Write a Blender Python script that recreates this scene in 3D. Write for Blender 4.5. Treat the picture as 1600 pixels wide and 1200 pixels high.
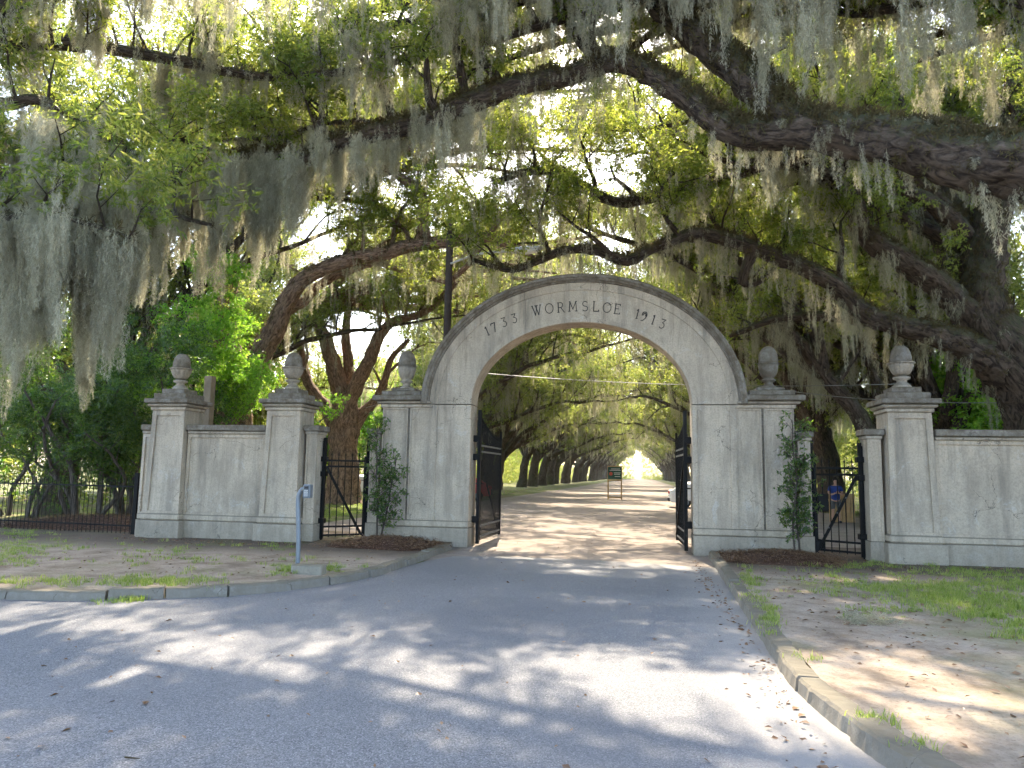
import bpy, bmesh, math, random
import numpy as np
from mathutils import Vector, Matrix, noise

for o in list(bpy.data.objects):
    bpy.data.objects.remove(o)
SC = bpy.context.scene
COL = SC.collection

HAZE = 0.00016
# ------------------------------------------------------------------ camera
F, CX, CY, H = 1156.0, 800.0, 600.0, 1.75
YAW, PITCH, ROLL = math.radians(9.9596), math.radians(6.8786), math.radians(1.0)
_f = np.array([-math.sin(YAW)*math.cos(PITCH), math.cos(YAW)*math.cos(PITCH), math.sin(PITCH)])
_r = np.array([math.cos(YAW), math.sin(YAW), 0.0])
_R0 = np.array([_r, np.cross(_r, _f), -_f]).T
_c, _s = math.cos(ROLL), math.sin(ROLL)
RM = _R0 @ np.array([[_c, -_s, 0], [_s, _c, 0], [0, 0, 1]])
cam_d = bpy.data.cameras.new('camera')
cam_d.sensor_width = 36; cam_d.lens = F/1600*36
cam_d.clip_start = 0.05; cam_d.clip_end = 3000
cam = bpy.data.objects.new('camera', cam_d); COL.objects.link(cam)
M4 = Matrix(RM.tolist()).to_4x4(); M4.translation = (0, 0, H)
cam.matrix_world = M4
SC.camera = cam

def ray(u, v): return RM @ np.array([(u-CX)/F, (CY-v)/F, -1.0])
def atY(u, v, Y):
    d = ray(u, v); t = Y/d[1]
    return Vector((d[0]*t, d[1]*t, H+d[2]*t))
def G(u, v, z=0.0):
    d = ray(u, v); t = (z-H)/d[2]
    return Vector((d[0]*t, d[1]*t, z))

# ------------------------------------------------------------------ light
SUN_EL, SUN_AZ = math.radians(47), math.radians(-9)     # azimuth from +Y, negative = towards -X
w = bpy.data.worlds.new('World'); SC.world = w; w.use_nodes = True
nt = w.node_tree; nt.nodes.clear()
sky = nt.nodes.new('ShaderNodeTexSky'); sky.sky_type = 'NISHITA'; sky.sun_disc = False
sky.sun_elevation = SUN_EL; sky.sun_rotation = SUN_AZ
sky.air_density = 1.0; sky.dust_density = 2.5
bg = nt.nodes.new('ShaderNodeBackground'); bg.inputs[1].default_value = 0.15
out = nt.nodes.new('ShaderNodeOutputWorld')
nt.links.new(sky.outputs[0], bg.inputs[0]); nt.links.new(bg.outputs[0], out.inputs[0])
sd = bpy.data.lights.new('sun', 'SUN'); sd.energy = 3.1; sd.angle = math.radians(0.55)
sd.color = (1.0, 0.88, 0.72)
so = bpy.data.objects.new('sun', sd); COL.objects.link(so)
sdir = Vector((math.sin(SUN_AZ)*math.cos(SUN_EL), math.cos(SUN_AZ)*math.cos(SUN_EL), math.sin(SUN_EL)))
so.rotation_euler = sdir.to_track_quat('Z', 'Y').to_euler(); so.location = sdir*60
SC.view_settings.view_transform = 'Standard'; SC.view_settings.look = 'None'
SC.view_settings.exposure = 2.68; SC.view_settings.gamma = 1.0
SC.view_settings.use_curve_mapping = False
cy = SC.cycles
cy.use_denoising = True
try:
    cy.denoiser = 'OPENIMAGEDENOISE'; cy.denoising_input_passes = 'RGB_ALBEDO_NORMAL'
except Exception: pass
cy.max_bounces = 7; cy.diffuse_bounces = 5; cy.glossy_bounces = 2; cy.transmission_bounces = 4
cy.transparent_max_bounces = 8; cy.sample_clamp_indirect = 6
cy.use_adaptive_sampling = True; cy.adaptive_threshold = 0.03

# ------------------------------------------------------------------ materials
class NT:
    def __init__(s, name):
        s.m = bpy.data.materials.new(name); s.m.use_nodes = True
        s.t = s.m.node_tree; s.t.nodes.clear()
        s.out = s.t.nodes.new('ShaderNodeOutputMaterial')
    def n(s, ty, **kw):
        nd = s.t.nodes.new(ty)
        for k, v in kw.items():
            if k.startswith('i_'):
                nd.inputs[k[2:].replace('_', ' ')].default_value = v
            else: setattr(nd, k, v)
        return nd
    def l(s, a, b): s.t.links.new(a, b)
    def ramp(s, fac, stops, interp='LINEAR'):
        r = s.n('ShaderNodeValToRGB'); r.color_ramp.interpolation = interp
        e = r.color_ramp.elements
        while len(e) < len(stops): e.new(0.5)
        for k, (p, c) in enumerate(stops):
            e[k].position = p; e[k].color = (*c, 1) if len(c) == 3 else c
        s.l(fac, r.inputs[0]); return r.outputs[0]
    def noise(s, scale, detail=4, rough=0.6, vec=None, dist=0.0):
        n = s.n('ShaderNodeTexNoise'); n.inputs['Scale'].default_value = scale
        n.inputs['Detail'].default_value = detail; n.inputs['Roughness'].default_value = rough
        n.inputs['Distortion'].default_value = dist
        if vec is not None: s.l(vec, n.inputs['Vector'])
        return n.outputs['Fac']
    def mapping(s, vec, scale=(1, 1, 1)):
        m = s.n('ShaderNodeMapping'); m.inputs['Scale'].default_value = scale
        s.l(vec, m.inputs['Vector']); return m.outputs[0]
    def mix(s, fac, a, b, mode='MIX'):
        m = s.n('ShaderNodeMix', data_type='RGBA', blend_type=mode)
        for sock, v in ((m.inputs[0], fac), (m.inputs[6], a), (m.inputs[7], b)):
            if hasattr(v, 'links'): s.l(v, sock)
            elif isinstance(v, tuple): sock.default_value = (*v, 1) if len(v) == 3 else v
            else: sock.default_value = v
        return m.outputs[2]
    def math(s, op, a, b=0.0, clamp=False):
        m = s.n('ShaderNodeMath', operation=op); m.use_clamp = clamp
        for sock, v in ((m.inputs[0], a), (m.inputs[1], b)):
            if hasattr(v, 'links'): s.l(v, sock)
            else: sock.default_value = v
        return m.outputs[0]
    def bump(s, h, strength=0.3, dist=0.02):
        b = s.n('ShaderNodeBump'); b.inputs['Strength'].default_value = strength
        b.inputs['Distance'].default_value = dist; s.l(h, b.inputs['Height']); return b.outputs[0]
    def princ(s, col, rough=0.8, bump=None, metallic=0.0, spec=0.3):
        p = s.n('ShaderNodeBsdfPrincipled')
        if hasattr(col, 'links'): s.l(col, p.inputs['Base Color'])
        else: p.inputs['Base Color'].default_value = (*col, 1)
        if hasattr(rough, 'links'): s.l(rough, p.inputs['Roughness'])
        else: p.inputs['Roughness'].default_value = rough
        p.inputs['Metallic'].default_value = metallic
        p.inputs['Specular IOR Level'].default_value = spec
        if bump is not None: s.l(bump, p.inputs['Normal'])
        return p.outputs[0]
    def done(s, sh): s.l(sh, s.out.inputs[0]); return s.m
    @property
    def gen(s): return s.n('ShaderNodeNewGeometry')

def mat_simple(name, col, rough=0.6, metallic=0.0, var=0.15, scale=8, spec=0.3, bump=0.1):
    t = NT(name); g = t.n('ShaderNodeTexCoord').outputs['Object']
    n = t.noise(scale, 5, 0.6, g)
    c = t.mix(n, tuple(max(0, x*(1-var*2)) for x in col), tuple(min(1, x*(1+var)) for x in col))
    return t.done(t.princ(c, rough, t.bump(n, bump, 0.01), metallic, spec))

def mat_stone(name, dark=0.0, tint=(0.47, 0.455, 0.42)):
    t = NT(name); pos = t.gen.outputs['Position']
    big = t.noise(0.9, 5, 0.65, pos)
    streak = t.noise(1.0, 6, 0.7, t.mapping(pos, (3.2, 3.2, 0.38)))
    fine = t.noise(28, 6, 0.7, pos)
    pit = t.noise(70, 3, 0.6, pos)
    c = t.mix(t.ramp(big, [(0.3, (0, 0, 0)), (0.72, (1, 1, 1))]), tuple(x*0.66 for x in tint), tint)
    c = t.mix(t.ramp(streak, [(0.46, (0, 0, 0)), (0.72, (0.8, 0.8, 0.8))]), c, (0.2, 0.175, 0.14))
    c = t.mix(t.ramp(t.noise(2.3, 7, 0.75, pos, 0.6), [(0.56, (0, 0, 0)), (0.68, (0.6, 0.6, 0.6))]), c, (0.55, 0.52, 0.46))
    c = t.mix(t.ramp(fine, [(0.45, (0, 0, 0)), (0.75, (0.6, 0.6, 0.6))]), c, (0.19, 0.17, 0.14))
    sepz = t.n('ShaderNodeSeparateXYZ'); t.l(pos, sepz.inputs[0])
    drip = t.noise(1.0, 6, 0.75, t.mapping(pos, (3.1, 3.1, 0.3)), 0.5)
    dr = t.math('MULTIPLY', t.ramp(drip, [(0.53, (0, 0, 0)), (0.7, (1, 1, 1))]), t.ramp(t.math('MULTIPLY', sepz.outputs[2], 0.3), [(0.35, (0.12, 0.12, 0.12)), (0.95, (0.75, 0.75, 0.75))]))
    c = t.mix(dr, c, (0.15, 0.13, 0.10))
    # algae low down and lichen on upward faces
    sep = t.n('ShaderNodeSeparateXYZ'); t.l(pos, sep.inputs[0])
    low = t.math('SUBTRACT', 0.75, sep.outputs[2], True)
    c = t.mix(t.math('MULTIPLY', low, t.math('MULTIPLY', big, 0.9)), c, (0.27, 0.235, 0.165))
    nz = t.n('ShaderNodeSeparateXYZ'); t.l(t.gen.outputs['Normal'], nz.inputs[0])
    up = t.ramp(nz.outputs[2], [(0.3, (0, 0, 0)), (0.8, (0.8, 0.8, 0.8))])
    c = t.mix(up, c, (0.13, 0.115, 0.075))
    if dark:
        lich = t.ramp(t.noise(4.5, 7, 0.75, pos), [(0.40, (1, 1, 1)), (0.7, (0.3, 0.3, 0.3))])
        c = t.mix(t.math('MULTIPLY', lich, dark), c, (0.11, 0.085, 0.055))
    # hairline cracks
    v = t.n('ShaderNodeTexVoronoi', feature='DISTANCE_TO_EDGE'); v.inputs['Scale'].default_value = 0.75
    dv = t.n('ShaderNodeVectorMath', operation='ADD')
    nn = t.n('ShaderNodeTexNoise'); nn.inputs['Scale'].default_value = 2.2; nn.inputs['Detail'].default_value = 6
    t.l(pos, nn.inputs['Vector']); t.l(pos, dv.inputs[0]); t.l(nn.outputs['Color'], dv.inputs[1]); t.l(dv.outputs[0], v.inputs['Vector'])
    ck = t.math('LESS_THAN', v.outputs['Distance'], 0.0035)
    ck = t.math('MULTIPLY', ck, t.math('GREATER_THAN', t.noise(0.7, 2, 0.5, pos), 0.54))
    c = t.mix(t.math('MULTIPLY', ck, 0.75), c, (0.1, 0.09, 0.07))
    hgt = t.math('ADD', t.math('MULTIPLY', fine, 0.7), t.math('MULTIPLY', pit, 0.5))
    return t.done(t.princ(c, 0.9, t.bump(hgt, 0.35, 0.012), 0, 0.2))

def mat_bark(name, base=(0.115, 0.085, 0.062), dark=(0.02, 0.014, 0.011), fern=0.85, red=0.0):
    t = NT(name); tc = t.n('ShaderNodeTexCoord').outputs['UV']; pos = t.gen.outputs['Position']
    ridg = t.noise(1.0, 6, 0.65, t.mapping(tc, (15, 3.2, 1)), 1.2)
    f2 = t.noise(9, 6, 0.7, pos)
    c = t.ramp(ridg, [(0.40, dark), (0.54, base), (0.72, tuple(min(1, x*1.7) for x in base))])
    c = t.mix(t.math('MULTIPLY', f2, 0.5), c, tuple(x*0.6 for x in base))
    # grey lichen patches
    c = t.mix(t.ramp(t.noise(1.6, 6, 0.7, pos), [(0.56, (0, 0, 0)), (0.7, (0.45, 0.45, 0.45))]), c, (0.2, 0.185, 0.155))
    if fern:
        nz = t.n('ShaderNodeSeparateXYZ'); t.l(t.gen.outputs['Normal'], nz.inputs[0])
        nn = t.math('ADD', nz.outputs[2], t.math('MULTIPLY', t.math('SUBTRACT', f2, 0.5), 2.4))
        up = t.ramp(nn, [(0.1, (0, 0, 0)), (0.5, (fern, fern, fern))])
        c = t.mix(up, c, (0.075, 0.075, 0.035))
    h = t.math('ADD', ridg, t.math('MULTIPLY', f2, 0.5))
    return t.done(t.princ(c, 0.92, t.bump(h, 1.0, 0.12), 0, 0.15))

def mat_leaf(name, cols, trans, tmix=0.5, gloss=0.35, rough=0.42):
    """cols: dark..light reflectance; trans: transmitted colour range"""
    t = NT(name); rnd = t.n('ShaderNodeObjectInfo').outputs['Random']
    ri = t.n('ShaderNodeNewGeometry').outputs['Random Per Island']
    r = t.math('ADD', t.math('MULTIPLY', rnd, 0.45), t.math('MULTIPLY', ri, 0.55))
    c = t.ramp(r, [(0.15, cols[0]), (0.5, cols[1]), (0.85, cols[2])])
    ct = t.ramp(r, [(0.15, trans[0]), (0.5, trans[1]), (0.85, trans[2])])
    p = t.princ(c, rough, None, 0, gloss)
    tr = t.n('ShaderNodeBsdfTranslucent'); t.l(ct, tr.inputs[0])
    m = t.n('ShaderNodeMixShader'); m.inputs[0].default_value = tmix
    t.l(p, m.inputs[1]); t.l(tr.outputs[0], m.inputs[2])
    return t.done(m.outputs[0])

def mat_ground(name, kind):
    t = NT(name); pos = t.gen.outputs['Position']
    big = t.noise(0.35, 6, 0.65, pos); mid = t.noise(1.7, 6, 0.7, pos); fine = t.noise(22, 6, 0.75, pos); gr = t.noise(120, 3, 0.6, pos)
    if kind == 'asphalt':
        c = t.ramp(fine, [(0.3, (0.11, 0.11, 0.11)), (0.7, (0.18, 0.178, 0.172))])
        v = t.n('ShaderNodeTexVoronoi'); v.inputs['Scale'].default_value = 120; t.l(pos, v.inputs['Vector'])
        bw = t.n('ShaderNodeRGBToBW'); t.l(v.outputs['Color'], bw.inputs[0])
        c = t.mix(0.75, c, t.ramp(bw.outputs[0], [(0.15, (0.05, 0.05, 0.05)), (0.42, (0.13, 0.128, 0.125)), (0.68, (0.175, 0.17, 0.163)), (0.92, (0.34, 0.33, 0.31))]))
        c = t.mix(t.ramp(big, [(0.4, (0, 0, 0)), (0.75, (0.4, 0.4, 0.4))]), c, (0.22, 0.212, 0.2))
        # sandy dust gathered along the kerb on the right
        sep = t.n('ShaderNodeSeparateXYZ'); t.l(pos, sep.inputs[0])
        dk = t.math('ADD', sep.outputs[0], t.math('MULTIPLY', mid, 0.9))
        c = t.mix(t.ramp(t.math('SUBTRACT', dk, 0.55), [(0.3, (0, 0, 0)), (0.95, (0.75, 0.75, 0.75))]), c, (0.27, 0.25, 0.22))
        dy = t.math('ADD', sep.outputs[1], t.math('MULTIPLY', mid, 2.0))
        c = t.mix(t.ramp(t.math('MULTIPLY', t.math('SUBTRACT', dy, 13.0), 0.25), [(0.3, (0, 0, 0)), (0.9, (0.5, 0.5, 0.5))]), c, (0.27, 0.245, 0.215))
        patch = t.noise(0.22, 4, 0.55, pos, 0.8); c = t.mix(t.ramp(patch, [(0.48, (0, 0, 0)), (0.6, (0.35, 0.35, 0.35))]), c, (0.10, 0.10, 0.102))
        h = t.math('ADD', t.math('MULTIPLY', bw.outputs[0], 0.5), fine)
        return t.done(t.princ(c, 0.85, t.bump(h, 0.5, 0.008), 0, 0.25))
    if kind == 'sand':
        c = t.ramp(mid, [(0.3, (0.17, 0.135, 0.105)), (0.55, (0.25, 0.21, 0.17)), (0.75, (0.32, 0.275, 0.225))])
        c = t.mix(t.ramp(fine, [(0.5, (0, 0, 0)), (0.72, (0.6, 0.6, 0.6))]), c, (0.2, 0.155, 0.115))
        c = t.mix(t.ramp(gr, [(0.62, (0, 0, 0)), (0.7, (0.7, 0.7, 0.7))]), c, (0.1, 0.08, 0.06))
        return t.done(t.princ(c, 0.95, t.bump(t.math('ADD', fine, t.math('MULTIPLY', mid, 2)), 0.5, 0.03), 0, 0.1))
    if kind == 'verge':
        c = t.ramp(mid, [(0.32, (0.15, 0.11, 0.075)), (0.5, (0.27, 0.215, 0.155)), (0.7, (0.36, 0.295, 0.225))])
        c = t.mix(t.ramp(fine, [(0.5, (0, 0, 0)), (0.7, (0.75, 0.75, 0.75))]), c, (0.12, 0.09, 0.065))
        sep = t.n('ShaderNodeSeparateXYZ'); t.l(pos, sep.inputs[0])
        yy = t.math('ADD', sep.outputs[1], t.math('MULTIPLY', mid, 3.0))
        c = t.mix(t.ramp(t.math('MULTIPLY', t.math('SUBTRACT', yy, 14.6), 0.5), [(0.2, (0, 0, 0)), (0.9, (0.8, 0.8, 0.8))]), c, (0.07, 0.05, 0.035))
        c = t.mix(t.ramp(big, [(0.5, (0, 0, 0)), (0.62, (0.5, 0.5, 0.5))]), c, (0.15, 0.155, 0.06))
        return t.done(t.princ(c, 0.95, t.bump(t.math('ADD', fine, mid), 0.5, 0.025), 0, 0.1))
    if kind == 'field':
        c = t.ramp(mid, [(0.3, (0.07, 0.10, 0.025)), (0.55, (0.14, 0.18, 0.045)), (0.75, (0.22, 0.22, 0.08))])
        c = t.mix(t.ramp(big, [(0.45, (0, 0, 0)), (0.6, (0.85, 0.85, 0.85))]), c, (0.24, 0.18, 0.12))
        c = t.mix(t.math('MULTIPLY', fine, 0.5), c, (0.08, 0.06, 0.035))
        return t.done(t.princ(c, 0.95, t.bump(fine, 0.6, 0.05), 0, 0.1))
    if kind == 'mulch':
        c = t.ramp(fine, [(0.3, (0.03, 0.018, 0.012)), (0.6, (0.11, 0.06, 0.04)), (0.8, (0.2, 0.12, 0.08))])
        return t.done(t.princ(c, 0.95, t.bump(fine, 1.0, 0.03), 0, 0.1))

MT = dict(
    stone=mat_stone('weathered_stucco', tint=(0.60, 0.50, 0.375)), stone_dark=mat_stone('lichened_stone', 0.9, tint=(0.47, 0.44, 0.38)),
    stone_warm=mat_stone('cast_stone', 0.3, (0.58, 0.5, 0.39)),
    bark=mat_bark('oak_bark'), bark_red=mat_bark('reddish_bark', (0.34, 0.22, 0.15), (0.085, 0.05, 0.034), 0.25),
    bark_grey=mat_bark('grey_bark', (0.2, 0.165, 0.135), (0.07, 0.055, 0.045), 0.3),
    iron=mat_simple('black_iron', (0.008, 0.008, 0.008), 0.55, 0.0, 0.3, 12, 0.15),
    iron_rail=mat_simple('worn_grey_iron', (0.16, 0.16, 0.155), 0.6, 0.2, 0.3, 12, 0.4),
    letter=mat_simple('weathered_incised_letter', (0.05, 0.045, 0.04), 0.9),
    kerb=mat_stone('kerb_stone', 0.45, (0.3, 0.285, 0.255)),
    asphalt=mat_ground('asphalt', 'asphalt'), sand=mat_ground('sandy_dirt', 'sand'), verge=mat_ground('trodden_verge', 'verge'),
    field=mat_ground('rough_lawn', 'field'), mulch=mat_ground('bark_mulch', 'mulch'),
    moss=mat_leaf('spanish_moss', [(0.2, 0.19, 0.135), (0.32, 0.305, 0.225), (0.46, 0.44, 0.33)], [(0.42, 0.39, 0.25), (0.56, 0.52, 0.35), (0.7, 0.65, 0.44)], 0.45, 0.0, 0.9),
    oak=mat_leaf('oak_leaf', [(0.035, 0.06, 0.018), (0.065, 0.10, 0.026), (0.12, 0.15, 0.04)], [(0.22, 0.3, 0.03), (0.42, 0.5, 0.06), (0.66, 0.64, 0.12)], 0.52),
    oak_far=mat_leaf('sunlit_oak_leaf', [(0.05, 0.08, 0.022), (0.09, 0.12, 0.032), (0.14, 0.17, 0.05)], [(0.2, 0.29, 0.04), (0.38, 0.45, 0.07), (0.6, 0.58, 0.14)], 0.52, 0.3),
    glossy=mat_leaf('glossy_evergreen_leaf', [(0.018, 0.036, 0.014), (0.03, 0.06, 0.02), (0.055, 0.095, 0.03)], [(0.08, 0.2, 0.02), (0.2, 0.38, 0.03), (0.4, 0.55, 0.05)], 0.4, 0.55, 0.28),
    bright=mat_leaf('bright_green_leaf', [(0.05, 0.12, 0.02), (0.08, 0.18, 0.025), (0.13, 0.24, 0.04)], [(0.22, 0.5, 0.03), (0.36, 0.66, 0.05), (0.55, 0.75, 0.08)], 0.58),
    grass=mat_leaf('grass_blade', [(0.10, 0.15, 0.025), (0.19, 0.24, 0.04), (0.34, 0.34, 0.11)], [(0.2, 0.34, 0.04), (0.32, 0.46, 0.06), (0.45, 0.5, 0.12)], 0.45),
    litter=mat_leaf('dry_leaf', [(0.07, 0.035, 0.02), (0.16, 0.09, 0.045), (0.28, 0.17, 0.09)], [(0.2, 0.1, 0.04)]*3, 0.2),
    fern=mat_leaf('dry_resurrection_fern', [(0.05, 0.04, 0.02), (0.1, 0.075, 0.04), (0.13, 0.13, 0.05)], [(0.14, 0.11, 0.04)]*3, 0.35, 0.1, 0.8),
    wood=mat_simple('weathered_timber', (0.22, 0.17, 0.11), 0.85, 0, 0.25, 6), wood_dark=mat_simple('old_pole_timber', (0.06, 0.045, 0.035), 0.85, 0, 0.25, 6),
    wood_new=mat_simple('yellow_pine_timber', (0.48, 0.31, 0.14), 0.75, 0, 0.2, 6),
    steel=mat_simple('galvanised_steel', (0.2, 0.225, 0.25), 0.45, 0.35, 0.1, 10, 0.5), lamp_grey=mat_simple('grey_lamp_housing', (0.5, 0.5, 0.48), 0.5),
    glass_grey=mat_simple('lamp_lens', (0.75, 0.74, 0.68), 0.2), green=mat_simple('dark_green_paint', (0.012, 0.07, 0.045), 0.5, 0, 0.1),
    white=mat_simple('white_paint', (0.75, 0.75, 0.74), 0.35, 0, 0.03, 3, 0.5), redp=mat_simple('red_paint', (0.5, 0.03, 0.03), 0.35, 0, 0.05, 3, 0.5),
    glass=mat_simple('dark_window_glass', (0.02, 0.03, 0.03), 0.08, 0, 0.1, 3, 0.8), tyre=mat_simple('tyre_rubber', (0.02, 0.02, 0.02), 0.9),
    taillight=mat_simple('red_tail_light_plastic', (0.4, 0.01, 0.01), 0.2, 0, 0.1, 5, 0.6), blackp=mat_simple('black_plastic', (0.02, 0.02, 0.022), 0.5),
    skin=mat_simple('skin', (0.52, 0.3, 0.21), 0.6, 0, 0.06), blue=mat_simple('blue_cotton', (0.02, 0.05, 0.22), 0.85, 0, 0.1),
    shorts=mat_simple('grey_cloth', (0.12, 0.12, 0.12), 0.9), hair=mat_simple('dark_hair', (0.02, 0.015, 0.01), 0.7), concrete=mat_stone('concrete_block', 0.2, (0.42, 0.38, 0.3)),
    dred=mat_simple('no_entry_red', (0.55, 0.08, 0.04), 0.5, 0, 0.05), screen=mat_simple('keypad_face', (0.1, 0.11, 0.12), 0.3, 0, 0.1), cable=mat_simple('cable_sheath', (0.3, 0.29, 0.26), 0.6),
)

# ------------------------------------------------------------------ helpers
def mesh_obj(name, verts, faces, mat, parent=None, origin=None, smooth=False, uvs=None):
    """verts in world space; origin: the parent's location"""
    V = np.asarray(verts, dtype=float).reshape(-1, 3)
    if origin is None:
        origin = parent.matrix_basis.translation if parent is not None else (0, 0, 0)
    V = V - np.array(origin)
    me = bpy.data.meshes.new(name)
    me.from_pydata(V.tolist(), [], faces)
    if uvs is not None:
        uv = me.uv_layers.new(name='uv')
        li = np.empty(len(me.loops), dtype=np.int32); me.loops.foreach_get('vertex_index', li)
        uv.data.foreach_set('uv', np.asarray(uvs, dtype=np.float32)[li].ravel())
    if mat is not None: me.materials.append(mat)
    if smooth: me.shade_smooth()
    me.update()
    ob = bpy.data.objects.new(name, me); COL.objects.link(ob)
    if parent is not None: ob.parent = parent
    return ob

def obj_bm(name, bm, mat, parent=None, origin=None, smooth=False):
    if origin is None: origin = parent['_o'] if parent is not None and '_o' in parent else (0, 0, 0)
    bmesh.ops.translate(bm, verts=bm.verts, vec=-Vector(origin))
    me = bpy.data.meshes.new(name); bm.to_mesh(me); bm.free()
    if mat is not None: me.materials.append(mat)
    if smooth: me.shade_smooth()
    ob = bpy.data.objects.new(name, me); COL.objects.link(ob)
    if parent is not None: ob.parent = parent
    return ob

ORI = {}
def thing(name, label, cat, loc=(0, 0, 0), group=None):
    o = bpy.data.objects.new(name, None); COL.objects.link(o)
    o.location = loc; o.empty_display_size = 0.2
    o['label'] = label; o['category'] = cat
    if group: o['group'] = group
    ORI[o.name] = Vector(loc)
    return o
def tag(o, label=None, cat=None, group=None, kind=None):
    if label: o['label'] = label
    if cat: o['category'] = cat
    if group: o['group'] = group
    if kind: o['kind'] = kind
    return o
def org(p): return ORI.get(p.name, Vector((0, 0, 0))) if p is not None else Vector((0, 0, 0))
def part(name, bm, mat, parent, smooth=False):
    """bm in world coordinates; the child is placed relative to the top-level thing"""
    o = org(parent)
    ob = obj_bm(name, bm, mat, parent, o, smooth); ORI[ob.name] = o
    return ob
def partv(name, V, Fc, mat, parent, smooth=False, uvs=None):
    o = org(parent)
    ob = mesh_obj(name, V, Fc, mat, parent, o, smooth, uvs); ORI[ob.name] = o
    return ob

def bm_box(x0, x1, y0, y1, z0, z1, bev=0.0, bm=None):
    b2 = bmesh.new()
    bmesh.ops.create_cube(b2, size=1)
    for v in b2.verts:
        v.co = Vector(((x0+x1)/2+v.co.x*(x1-x0), (y0+y1)/2+v.co.y*(y1-y0), (z0+z1)/2+v.co.z*(z1-z0)))
    if bev: bmesh.ops.bevel(b2, geom=list(b2.edges), offset=bev, segments=1, affect='EDGES', profile=0.5)
    if bm is None: return b2
    me = bpy.data.meshes.new('tmp'); b2.to_mesh(me); b2.free(); bm.from_mesh(me); bpy.data.meshes.remove(me)
    return bm
def bm_bar(a, b, r, n=8, r2=None, square=False, bm=None):
    a, b = Vector(a), Vector(b); d = b-a; L = d.length
    b2 = bm or bmesh.new()
    q = d.to_track_quat('Z', 'X').to_matrix().to_4x4(); q.translation = (a+b)/2
    if square:
        ret = bmesh.ops.create_cube(b2, size=1)
        bmesh.ops.transform(b2, matrix=q @ Matrix.Diagonal((2*r, 2*(r2 or r), L, 1)), verts=ret['verts'])
    else:
        bmesh.ops.create_cone(b2, cap_ends=True, segments=n, radius1=r, radius2=r if r2 is None else r2, depth=L, matrix=q)
    return b2
def bm_lathe(prof, cx, cyy, n=20, mod=None, bm=None):
    b2 = bm or bmesh.new(); rings = []
    for (r, z) in prof:
        ring = []
        for k in range(n):
            a = 2*math.pi*k/n; rr = r*(mod(a, z) if mod else 1)
            ring.append(b2.verts.new((cx+rr*math.cos(a), cyy+rr*math.sin(a), z)))
        rings.append(ring)
    for A, B in zip(rings, rings[1:]):
        for k in range(n): b2.faces.new((A[k], A[(k+1) % n], B[(k+1) % n], B[k]))
    b2.faces.new(rings[-1]); b2.faces.new(list(reversed(rings[0])))
    return b2
def roughen(bm, amp, scale=3.0, sub=0.0):
    if sub:
        for _ in range(6):
            es = [e for e in bm.edges if e.calc_length() > sub]
            if not es: break
            bmesh.ops.subdivide_edges(bm, edges=es, cuts=1, use_grid_fill=True)
        bmesh.ops.triangulate(bm, faces=[f for f in bm.faces if len(f.verts) > 4])
    for v in bm.verts:
        v.co += noise.noise_vector(v.co*scale)*amp
    return bm
def bm_panelled(x0, x1, y0, y1, z0, z1, margins, depth=0.02, bev=0.008):
    """stone block whose front (y0) face carries a recessed panel; margins = left,right,bottom,top"""
    l, r, b, t = margins; bm = bmesh.new()
    X = [x0, x0+l, x1-r, x1]; Z = [z0, z0+b, z1-t, z1]
    vs = [[bm.verts.new((x, y0, z)) for z in Z] for x in X]
    inn = [[bm.verts.new((x, y0+depth, z)) for z in Z[1:3]] for x in X[1:3]]
    for i in range(3):
        for j in range(3):
            if i == 1 and j == 1: continue
            bm.faces.new((vs[i][j], vs[i+1][j], vs[i+1][j+1], vs[i][j+1]))
    bm.faces.new((inn[0][0], inn[1][0], inn[1][1], inn[0][1]))
    o4 = [vs[1][1], vs[2][1], vs[2][2], vs[1][2]]; i4 = [inn[0][0], inn[1][0], inn[1][1], inn[0][1]]
    for k in range(4): bm.faces.new((o4[k], o4[(k+1) % 4], i4[(k+1) % 4], i4[k]))
    bk = [bm.verts.new((x, y1, z)) for x, z in ((x0, z0), (x1, z0), (x1, z1), (x0, z1))]
    bm.faces.new(list(reversed(bk)))
    bm.faces.new([vs[0][3], vs[0][2], vs[0][1], vs[0][0], bk[0], bk[3]])
    bm.faces.new([vs[3][0], vs[3][1], vs[3][2], vs[3][3], bk[2], bk[1]])
    bm.faces.new([vs[0][0], vs[1][0], vs[2][0], vs[3][0], bk[1], bk[0]])
    bm.faces.new([vs[3][3], vs[2][3], vs[1][3], vs[0][3], bk[3], bk[2]])
    bmesh.ops.recalc_face_normals(bm, faces=bm.faces)
    return bm

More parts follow.
